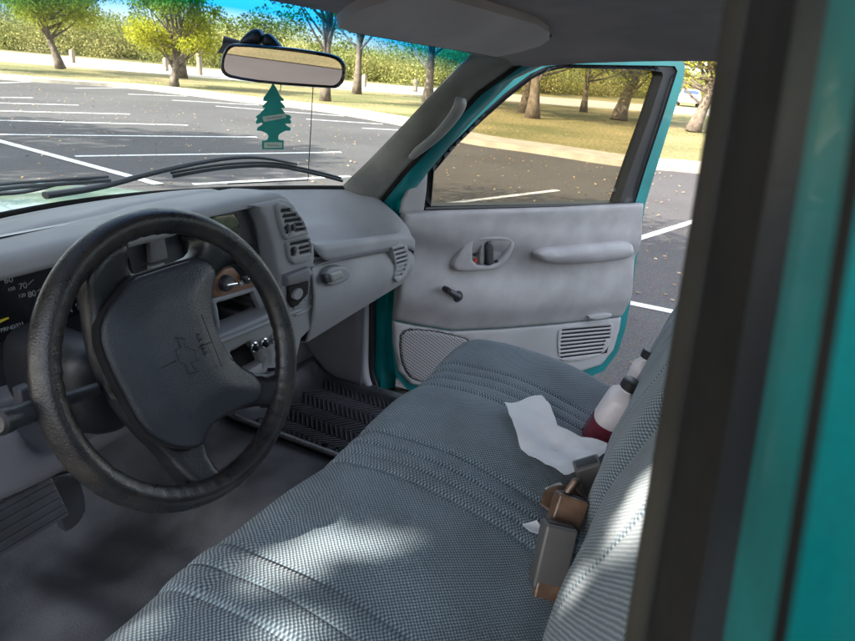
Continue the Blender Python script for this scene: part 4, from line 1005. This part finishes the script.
wr = grid('plastic_wrapper', lambda u, v: (lambda p: (p.x, p.y, p.z+.012*abs(math.sin(u*9+v*5))+.012*math.sin(v*11)**2))(ZP(322+40*u-4*v, 446+6*math.sin(u*3)+20*v, .615)), 14, 10, 'blackgloss', None, solid=.001, smooth=20)
tag(wr, 'crumpled glossy black plastic wrapper lying on the rubber floor mat', 'wrapper')

# ================================================================== OUTSIDE
GZ = .10
def G(u, v, z=0): return ZP(u, v, z)
curb_px = [(-60, 74), (0, 79.5), (60, 84), (131, 88), (200, 97), (262, 104.5), (310, 109.5), (360, 118), (410, 127), (456, 143), (540, 154), (625, 168), (700, 173), (760, 174)]
curb = [G(u, v) for u, v in curb_px]
curb = [Vector((9, 60, 0)), Vector((11.5, 38, 0))]+[p for p in curb if p.y < 30 and p.y > .0]+[Vector((13.6, -1.5, 0)), Vector((14.5, -8, 0)), Vector((15, -60, 0))]
curb.sort(key=lambda p: -p.y)
curb = [Vector((p[0], p[1], 0)) for p in smoothpoly([(p.x, p.y) for p in curb], 2, False)]
def off(pl_, d): return [Vector((p.x+d, p.y, 0)) for p in pl_]
# asphalt everywhere near, in one sheet
pydata('parking_lot', [(-45, -60, 0), (22, -60, 0), (22, 60, 0), (-45, 60, 0)], [(0, 1, 2, 3)], 'asphalt'); tag(bpy.data.objects['parking_lot'], kind='structure')
base = pydata('ground', [(-400, -400, -.03), (400, -400, -.03), (400, 400, -.03), (-400, 400, -.03)], [(0, 1, 2, 3)], 'grass'); tag(base, kind='structure')
def slab(name, A, B, z, m, z0=-.01):
    n = len(A); vs = [(p.x, p.y, z0) for p in A]+[(p.x, p.y, z) for p in A]+[(p.x, p.y, z) for p in B]; fs = []
    for i in range(n-1): fs += [(i, i+1, n+i+1, n+i), (n+i, n+i+1, 2*n+i+1, 2*n+i)]
    return pydata(name, vs, fs, m, None, 30)
tag(slab('kerb', curb, off(curb, 1.35), GZ+.02, 'concrete'), kind='structure')
tag(slab('grass_verge', off(curb, 1.35), [Vector((420, p.y*8, 0)) for p in curb], GZ, 'grass'), kind='structure')
tag(pydata('west_verge', [(-400, -400, .02), (-8, -30, .02), (-11.5, -9.5, .02), (-18, -5, .02), (-42, 2, .02), (-60, 60, .02), (-26, 400, .02), (-400, 400, .02)], [tuple(range(8))], 'grass'), kind='structure')
rn = [G(u, v, GZ) for u, v in ((0, 61.5), (110, 70), (226, 79.5), (300, 86.5), (360, 91), (430, 96))]
rf = [G(u, v, GZ) for u, v in ((0, 51), (110, 60), (226, 70.5), (300, 78), (360, 82.5), (430, 88))]
d0 = (rn[0]-rn[1]).normalized()*60; d1 = (rn[-1]-rn[-2]).normalized()*25
rn = [rn[0]+d0]+rn+[rn[-1]+d1]; rf = [rf[0]+d0]+rf+[rf[-1]+d1]
n = len(rn); tag(pydata('road', [(p.x, p.y, GZ+.006) for p in rn]+[(p.x, p.y, GZ+.006) for p in rf], [(i, i+1, n+i+1, n+i) for i in range(n-1)], 'roadpale'), kind='structure')

# painted lines
lines = [((-30, 84), (33, 81.5), 'a'), ((75, 88), (131, 88), 0), ((-30, 97), (33, 97.5), 0), ((128, 94), (187, 96), 0), ((-30, 102), (79, 105), 0), ((172, 100), (259, 105), 0), ((-30, 110), (130, 114), 0), ((216, 106), (344, 116), 0), ((-30, 119.5), (188, 125), 0), ((-30, 134), (257, 137), 0), ((75, 156), (341, 152), 0), ((193, 184), (350, 176), 0), ((306, 119), (383, 124), 0), ((362, 128), (400, 130), 0), ((425, 206), (558, 190), 0), ((632, 240.5), (720, 213), 0), ((622, 301), (690, 315), 0)]
for a, b, _ in lines:
    p, q = G(*a, .004), G(*b, .004); t = (q-p).normalized(); s_ = Vector((-t.y, t.x, 0))*.05
    o = pydata('painted_line', [p-s_, q-s_, q+s_, p+s_], [(0, 1, 2, 3)], 'paint', None, 0); tag(o, kind='structure')
p, q = G(-40, 130, .008), G(159, 184, .008); t = (q-p).normalized(); s_ = Vector((-t.y, t.x, 0))*.07
tag(pydata('painted_line', [p-s_, q-s_, q+s_, p+s_], [(0, 1, 2, 3)], 'paint', None, 0), kind='structure')

# fallen leaves on asphalt and verge
lm = MB(); rnd = random.Random(3)
for i in range(5000):
    if i < 3000: x, y, z = rnd.uniform(2, 14), rnd.uniform(-3, 20), .012
    else: x, y, z = rnd.uniform(14.5, 26), rnd.uniform(-4, 24), GZ+.03
    if i < 3000 and x > 12.8: continue
    s_ = rnd.uniform(.010, .028)*(1.2 if i > 3000 else 1); a = rnd.uniform(0, 6.3); t = rnd.uniform(-.5, .5)
    ex = Vector((math.cos(a), math.sin(a), t))*s_; ey = Vector((-math.sin(a), math.cos(a), .2))*s_*.7
    c_ = Vector((x, y, z+abs(t)*s_)); lm.add([c_-ex, c_-ey, c_+ex, c_+ey], [(0, 1, 2, 3)])
M['litter'] = leafmat('fallen_leaf', (.22, .13, .07), (.48, .37, .22), .1)
me = bpy.data.meshes.new('fallen_leaves'); me.from_pydata([tuple(v) for v in lm.v], [], lm.f); tag(link('fallen_leaves', me, 'litter', None, 0), kind='stuff')

# ------------------------------------------------------------------ trees
def crown_mesh(name, clumps, per, ls, m, seed, spread=.55, gaps=()):
    rg_ = np.random.default_rng(seed); V = []; 
    for (cx_, cy_, cz_, cr) in clumps:
        n = int(per*cr**2); d = rg_.normal(size=(n, 3)); d /= np.linalg.norm(d, axis=1)[:, None]; rr = cr*(rg_.random(n)**spread)
        P = d*rr[:, None]*np.array((1, 1, .75))+np.array((cx_, cy_, cz_))
        V.append(P)
    P = np.concatenate(V)
    S_ = ls*rg_.uniform(.6, 1.4, len(P))
    for g0_, gd, gr_ in gaps:
        w = P-g0_; t = w@gd; dist = np.linalg.norm(w-t[:, None]*gd, axis=1); k_ = dist-S_*.85 > gr_; P = P[k_]; S_ = S_[k_]
    n = len(P); a = rg_.normal(size=(n, 3)); a /= np.linalg.norm(a, axis=1)[:, None]; b = np.cross(a, rg_.normal(size=(n, 3))); b /= np.linalg.norm(b, axis=1)[:, None]
    s_ = S_[:, None]
    Q = np.stack([P-a*s_, P-b*s_*.55, P+a*s_, P+b*s_*.55], 1).reshape(-1, 3)
    me = bpy.data.meshes.new(name); me.vertices.add(len(Q)); me.vertices.foreach_set('co', Q.ravel()); me.loops.add(len(Q)); me.loops.foreach_set('vertex_index', np.arange(len(Q)))
    me.polygons.add(n); me.polygons.foreach_set('loop_start', np.arange(0, len(Q), 4)); me.polygons.foreach_set('loop_total', np.full(n, 4)); me.update(calc_edges=True)
    me.materials.append(M[m]); return me
def trunk_mesh(name, H, r0, clumps, lean, seed, fork=.35, gaps=()):
    rg_ = random.Random(seed); mb = MB(); top_ = Vector((lean[0], lean[1], H*.62)); pts = []
    for i in range(9):
        t = i/8; pts.append(Vector((lean[0]*t**1.3+.05*math.sin(t*5+seed)*r0*5, lean[1]*t**1.3+.04*math.cos(t*4+seed)*r0*5, H*.62*t)))
    mb.tube(pts, [r0*(1.45 if i == 0 else 1.08 if i == 1 else 1-.62*i/8) for i in range(9)], 12)
    for k, (x, y, z, r_) in enumerate(clumps):
        t = rg_.uniform(fork, .95); s_ = pts[int(t*8)]; e = Vector((x, y, z)); m_ = s_.lerp(e, .5)+Vector((rg_.uniform(-.15, .15), rg_.uniform(-.15, .15), -.1*(e-s_).length))
        if any(min((np.linalg.norm((w_-g_)-((w_-g_)@gd_)*gd_) for w_ in [np.array(s_.lerp(m_, q/9)) for q in range(10)]+[np.array(m_.lerp(e, q/9)) for q in range(10)])) < gr_+.10 for g_, gd_, gr_ in gaps): continue
        mb.tube([Vector(q) for q in smoothpoly([tuple(s_), tuple(m_), tuple(e)], 2, False)], [r0*.36*(1-.85*j/10) for j in range(len(smoothpoly([tuple(s_), tuple(m_), tuple(e)], 2, False)))], 7)
    me = bpy.data.meshes.new(name); me.from_pydata([tuple(v) for v in mb.v], [], mb.f); me.polygons.foreach_set('use_smooth', [True]*len(me.polygons)); me.materials.append(M['bark']); return me
def clumpset(n, cr, z0, z1, r0, r1, seed):
    rg_ = random.Random(seed); o = []
    for i in range(n):
        a = rg_.uniform(0, 2*PI); t = rg_.random(); z = z0+(z1-z0)*t; w = cr*math.sqrt(max(.05, 1-(2*t-1)**2*.85))*math.sqrt(rg_.random()); o.append((w*math.cos(a), w*math.sin(a), z, rg_.uniform(r0, r1)))
    return o
def tree(base, cl, H, r0, m, label, seed, ls=.10, per=150, lean=(0, 0), group='trees round the parking lot', fork=.35, gaps=(), gz=GZ):
    o = empty('tree', (base.x, base.y, gz)); tag(o, label, 'tree', group)
    t = bpy.data.objects.new('trunk', trunk_mesh('trunk', H, r0, cl[:85], lean, seed, fork, gaps)); C.objects.link(t); t.parent = o
    c_ = bpy.data.objects.new('crown', crown_mesh('crown', cl, per, ls, m, seed, gaps=gaps)); C.objects.link(c_); c_.parent = o
    return o
# two small trees beyond the left windshield
tree(G(175, 86.5, GZ), clumpset(34, 1.9, 1.35, 3.4, .4, .75, 5), 3.2, .15, 'leafY', 'small yellow green tree with forked trunk, second from the left on the verge', 5, .05, 1700, (.1, -.3))
tree(G(60, 69, GZ), clumpset(30, 3.2, 2.2, 5.6, .7, 1.1, 9), 5.2, .17, 'leafY', 'yellow green tree with crooked forked trunk at the far left of the windshield', 9, .06, 700, (-.5, .8), fork=.3)
tree(G(-60, 66, GZ), clumpset(20, 3.0, 2.4, 6, .7, 1.2, 10), 5.2, .26, 'leafG', 'green tree just beyond the left edge of the windshield view', 10, .09, 180)
tree(G(386-60, 101, GZ), clumpset(22, 2.6, 3.2, 7.5, .7, 1.2, 12), 6.5, .16, 'leafD', 'slim tree whose trunk shows just below the rear view mirror', 12, .06, 330)
tree(G(357, 94, GZ), clumpset(26, 3.3, 3.0, 8.5, .8, 1.4, 13), 8, .17, 'leafD', 'tall dark crowned tree with straight trunk between mirror and pillar', 13, .06, 330)
tree(G(427, 103, GZ), clumpset(26, 3.0, 2.8, 8.5, .8, 1.4, 14), 8, .19, 'leafD', 'tall dark crowned tree seen right beside the windshield pillar trim', 14, .06, 330)
tree(G(181, 78, GZ), clumpset(20, 3.0, 4.6, 9.5, .9, 1.4, 15), 10, .20, 'leafG', 'tall green tree directly behind the small yellow green tree on the verge', 15, .07, 300, fork=.6)
# trees seen through the door window
tree(G(523, 113, GZ), clumpset(34, 3.4, 1.9, 5.5, .7, 1.2, 21), 6, .19, 'leafG', 'left one of two close trunks seen through the door window', 21, .06, 330)
tree(G(531, 118, GZ), clumpset(26, 2.8, 2.1, 5.5, .7, 1.1, 22), 6, .22, 'leafG', 'thicker rough trunk at the front of the pair seen through the door window', 22, .06, 330)
tree(G(583, 112, GZ), clumpset(32, 3.2, 1.9, 5.5, .7, 1.2, 23), 6, .15, 'leafY', 'thin distant tree between the pair of trunks and the thick leaning one', 23, .06, 330)
tree(G(619, 120, GZ), clumpset(36, 3.8, 1.8, 5.5, .7, 1.2, 24), 6, .27, 'leafY', 'thick dark leaning trunk with yellow green crown in the door window', 24, .06, 330, (.9, -.9))
tree(G(694, 132, GZ), clumpset(34, 3.2, 2.0, 5.5, .7, 1.1, 25), 6, .22, 'leafY', 'pale sunlit leaning trunk visible between the door edge and the dark pillar', 25, .06, 330, (.5, -1.0))
tree(G(760, 118, GZ), clumpset(24, 3.6, 2.4, 6.5, .8, 1.3, 26), 6, .32, 'leafG', 'green tree hidden behind the dark door pillar', 26, .06, 330)

# shade tree: stands in front of the truck's driver side, out of view, its crown shaped to throw the dappled shade
SB, SE = R(-60), R(36)
sd = Vector((math.sin(SB)*math.cos(SE), math.cos(SB)*math.cos(SE), math.sin(SE)))
sdn = np.array(sd)
CT = Vector((1.4, 1.7, 0))+sd*(4.3/sd.z)
tb = Vector((CT.x-.5, CT.y+.5, 0))
cl = [(CT.x-tb.x+a, CT.y-tb.y+b, c_, r_) for a, b, c_, r_ in clumpset(85, 5.4, 3.1, 6.2, .9, 1.5, 41)]
n_limb = len(cl); rg4 = random.Random(17)
for gx in range(6):  # extra leaf clumps added to thicken the shade over the cab
    for gy in range(6):
        for lay in range(3):
            c0q = Vector((-1.0+.38*gx+rg4.uniform(-.1, .1), -1.15+.38*gy+rg4.uniform(-.1, .1), 1.0))+sd*(4.6+.8*lay+rg4.uniform(-.25, .25)); cl.append((c0q.x-tb.x, c0q.y-tb.y, c0q.z, .5))
gap_t = [(ZP(u, v, .92), r_) for u, v, r_ in ((318, 572, .016), (340, 548, .008), (402, 547, .004), (262, 567, -.012), (322, 640, .004), (164, 634, -.004), (440, 500, -.022), (352, 520, -.02))]  # leafless holes cut towards the sun to place patches on seat and backrest
gap_t += [(XP(u, v, -.42), r_) for u, v, r_ in ((594, 590, .0), (630, 505, .022))]+[(XP(548, 578, -.18), -.02), (XP(570, 500, -.08), -.02)]
gaps = [(np.array(p)-np.array((tb.x, tb.y, 0)), sdn, r_) for p, r_ in gap_t]
tree(tb, cl, 6.0, .30, 'leafG', 'large spreading shade tree standing off the driver side, shading the truck', 41, .05, 1000, (0, 0), gaps=gaps, gz=0.0)
tf = Vector((4.2, 8.8, 0))+Vector((sd.x, sd.y, 0))*(7/sd.z)  # unseen tree added to lay shade on the asphalt ahead
tree(tf, clumpset(46, 4.0, 4.6, 9.0, .9, 1.5, 44), 8, .3, 'leafG', 'broad shade tree added ahead of the truck, beyond the left edge of the picture', 44, .14, 200, gz=0)
# a few more around for the mirror and the sides
for k, (x, y, wl_) in enumerate(((-22, -10, 'second nearest'), (-18, -22, 'southernmost'), (-25, 6, 'northernmost'), (-30, -4, 'farthest'))):
    tree(Vector((x, y, 0)), clumpset(22, 3.2, 2.6, 7.0, .8, 1.4, 60+k), 7, .3, 'leafG', wl_+' of four green trees on the verge beyond the driver side', 60+k, .12, 80, gz=.02, group='trees behind the photographer')

# brush and wood beyond the road
def mass(name, pts, hs, per, ls, m, seed, label=None):
    rg_ = random.Random(seed); cls_ = []
    for (p, h_) in zip(pts, hs):
        for k in range(5):
            r_ = rg_.uniform(.9, 1.9); cls_.append((p.x+rg_.uniform(-2.5, 2.5), p.y+rg_.uniform(-2.5, 2.5), rg_.uniform(.1, 1)*h_, r_))
    me = crown_mesh(name, cls_, per, ls, m, seed, .5); o = bpy.data.objects.new(name, me); C.objects.link(o); tag(o, kind='stuff'); return o
def between(px, n, z=GZ, extra=0):
    P = [G(u, v, z) for u, v in px]; P2 = [(p.x, p.y) for p in P]; L = resample(P2, 1.0, False); k = max(1, len(L)//n); return [Vector((a, b, 0)) for a, b in L[::k]]
edge = between([(-70, 44), (0, 50), (110, 59), (226, 69), (300, 77), (360, 81), (430, 87), (520, 93), (620, 97), (720, 102), (800, 106)], 90)
rr_ = random.Random(4)
mass('brush_thicket', [p*rr_.uniform(1.02, 1.08) for p in edge[::2]], [rr_.uniform(.8, 3.0) for _ in edge], 150, .085, 'weed', 71)
mass('brush_thicket', [p*rr_.uniform(1.04, 1.12) for p in edge[1::2]], [rr_.uniform(1.2, 3.8) for _ in edge], 150, .085, 'weed2', 74)
mass('woods', [p*rr_.uniform(1.12, 1.25) for p in edge], [rr_.choice((1.6, 2.4, 3.4, 5.0)) for _ in edge], 120, .13, 'leafG', 72)
mass('woods', [Vector((-40+rr_.uniform(-3, 3), y, 0)) for y in range(-60, 60, 3)], [rr_.uniform(3, 6) for _ in range(40)], 30, .3, 'leafG', 73)
# utility pole
p0 = G(200, 75, GZ); MB_ = MB().tube([(p0.x, p0.y, GZ-.05), (p0.x, p0.y, 7.6)], [.15, .11], 12).build('utility_pole', 'pole'); tag(MB_, 'plain weathered wooden utility pole beside the road left of the mirror', 'utility pole')
# bollards
for i, (u, v, l_) in enumerate(((73, 63, 'short brown wooden post on the verge near the far left tree'), (166, 71, 'short brown wooden post just left of the second yellow green tree'), (364, 87, 'thin dark post by the road right of the straight trunk'), (415, 91.5, 'thin dark post by the road next to the pillar trim'))):
    p_ = G(u, v, GZ); o = MB().box((p_.x, p_.y, GZ+.32), (.22, .22, .7), bev=.03).box((p_.x, p_.y, GZ+.68), (.16, .16, .06), bev=.02).build('wooden_post', 'pole'); tag(o, l_, 'post', 'low posts beside the road')
# pale storage shed at far left
shp = G(-14, 50, GZ)*1.5; shp.z = GZ
sh = empty('storage_shed', tuple(shp)); tag(sh, 'pale corrugated storage shed at the far left beyond the road', 'shed'); s0_ = Vector(sh.location)
M['shed'] = mat('shed_sheet', (.55, .52, .45), .7, var=.06, vs=2)
def shed_part(name, b, m): local(b.build(name, m, None), sh)
shr = Matrix.Rotation(R(20), 3, 'Z'); wl = MB().box(s0_+Vector((0, 0, 1.2)), (6.5, 3, 2.4), rot=shr, bev=.03)
for k in range(22): wl.box(s0_+shr @ Vector((-3.1+.295*k, -1.52, 1.2)), (.10, .05, 2.3), rot=shr)
shed_part('wall', wl, 'shed'); shed_part('roof', MB().box(s0_+Vector((0, 0, 2.45)), (6.8, 3.3, .12), rot=shr, bev=.02), 'roadpale'); shed_part('door', MB().box(s0_+shr @ Vector((1.6, -1.56, 1.0)), (1.1, .06, 2.0), rot=shr, bev=.01), 'concrete')

# parked car far right
def car(base, yaw, label):
    c_ = empty('parked_car', tuple(base)); tag(c_, label, 'car'); rz = Matrix.Rotation(yaw, 3, 'Z'); b = Vector(base)
    M['carpaint'] = mat('white_car_paint', (.65, .67, .72), .3, coat=.6, var=.03); M['carglass'] = mat('car_glass', (.05, .08, .14), .08, var=.1)
    prof = [(-2.1, .35), (-2.15, .75), (-1.95, .92), (-1.2, 1.0), (-.6, 1.38), (.6, 1.42), (1.3, 1.02), (2.0, .92), (2.12, .6), (2.1, .35)]
    vs, fs = [], []; ny = 7
    for j in range(ny):
        t = -1+2*j/(ny-1)
        for x, z in prof: vs.append(b+rz @ Vector((x*(1-.03*abs(t)**3), t*(.86-.16*max(0, z-.95)/.45), z-.04*abs(t)**4)))
    n = len(prof)
    for j in range(ny-1):
        for i in range(n): fs.append((j*n+i, j*n+(i+1) % n, (j+1)*n+(i+1) % n, (j+1)*n+i))
    fs += [tuple(range(n)), tuple(range((ny-1)*n, ny*n))[::-1]]
    local(pydata('body', vs, fs, 'carpaint', None, 35), c_)
    for sy in (-1, 1):
        q = [b+rz @ Vector((x, sy*(.865-.16*max(0, z-.95)/.45), z)) for x, z in ((-1.05, 1.0), (-.58, 1.32), (.55, 1.36), (1.12, 1.02))]
        local(MB().prism(q, rz @ Vector((0, sy*.01, 0))).build('side_window', 'carglass', None, 0), c_)
        for x in (-1.3, 1.35):
            w = MB().lathe(b+rz @ Vector((x, sy*.72, .32)), rz @ Vector((0, sy, 0)), [(.31, 0), (.32, .05), (.30, .17), (.2, .18)], 24).build('wheel', 'black', None, 40); local(w, c_)
    local(MB().box(b+rz @ Vector((-1.0, 0, 1.19)), (.05, 1.25, .42), rot=rz @ Matrix.Rotation(R(60), 3, 'Y')).build('rear_window', 'carglass', None, 0), c_)
car(G(686, 108.2, GZ)*1.12, R(8), 'small white car parked far away between door edge and pillar')

# ================================================================== light, world, camera
w = bpy.data.worlds.new('World'); sc.world = w; w.use_nodes = True; nt = w.node_tree; nt.nodes.clear()
wo = nt.nodes.new('ShaderNodeOutputWorld'); bg = nt.nodes.new('ShaderNodeBackground'); sk = nt.nodes.new('ShaderNodeTexSky')
sk.sky_type = 'NISHITA'; sk.sun_disc = False; sk.sun_elevation = SE; sk.sun_rotation = SB; sk.air_density = 1.0; sk.dust_density = 2.0; sk.ozone_density = 1.0
bg.inputs[1].default_value = .15; hs = nt.nodes.new('ShaderNodeHueSaturation'); hs.inputs['Saturation'].default_value = .5; nt.links.new(sk.outputs[0], hs.inputs['Color']); nt.links.new(hs.outputs[0], bg.inputs[0]); nt.links.new(bg.outputs[0], wo.inputs[0])
L = bpy.data.lights.new('sun', 'SUN'); L.energy = 3.8; L.angle = R(.5); L.color = (1, .93, .82)
lo = bpy.data.objects.new('sun', L); C.objects.link(lo); lo.rotation_euler = (-sd).to_track_quat('-Z', 'Y').to_euler(); lo.location = (0, 0, 20)
cam = bpy.data.cameras.new('camera'); co = bpy.data.objects.new('camera', cam); C.objects.link(co); sc.camera = co
cam.sensor_width = 36; cam.lens = 36*FPX/855; cam.clip_start = .01; cam.clip_end = 1500
mw = Matrix((( cX.x, cY.x, -cF.x, CAMP.x), (cX.y, cY.y, -cF.y, CAMP.y), (cX.z, cY.z, -cF.z, CAMP.z), (0, 0, 0, 1))); co.matrix_world = mw
cam.dof.use_dof = True; cam.dof.focus_distance = 1.5; cam.dof.aperture_fstop = 16
sc.view_settings.view_transform = 'Standard'; sc.view_settings.look = 'None'; sc.view_settings.gamma = 1; sc.view_settings.use_curve_mapping = False
sc.view_settings.exposure = 2.18
sc.cycles.max_bounces = 10; sc.cycles.transparent_max_bounces = 16; sc.cycles.caustics_reflective = False; sc.cycles.caustics_refractive = False
try: sc.cycles.use_denoising = True
except Exception: pass
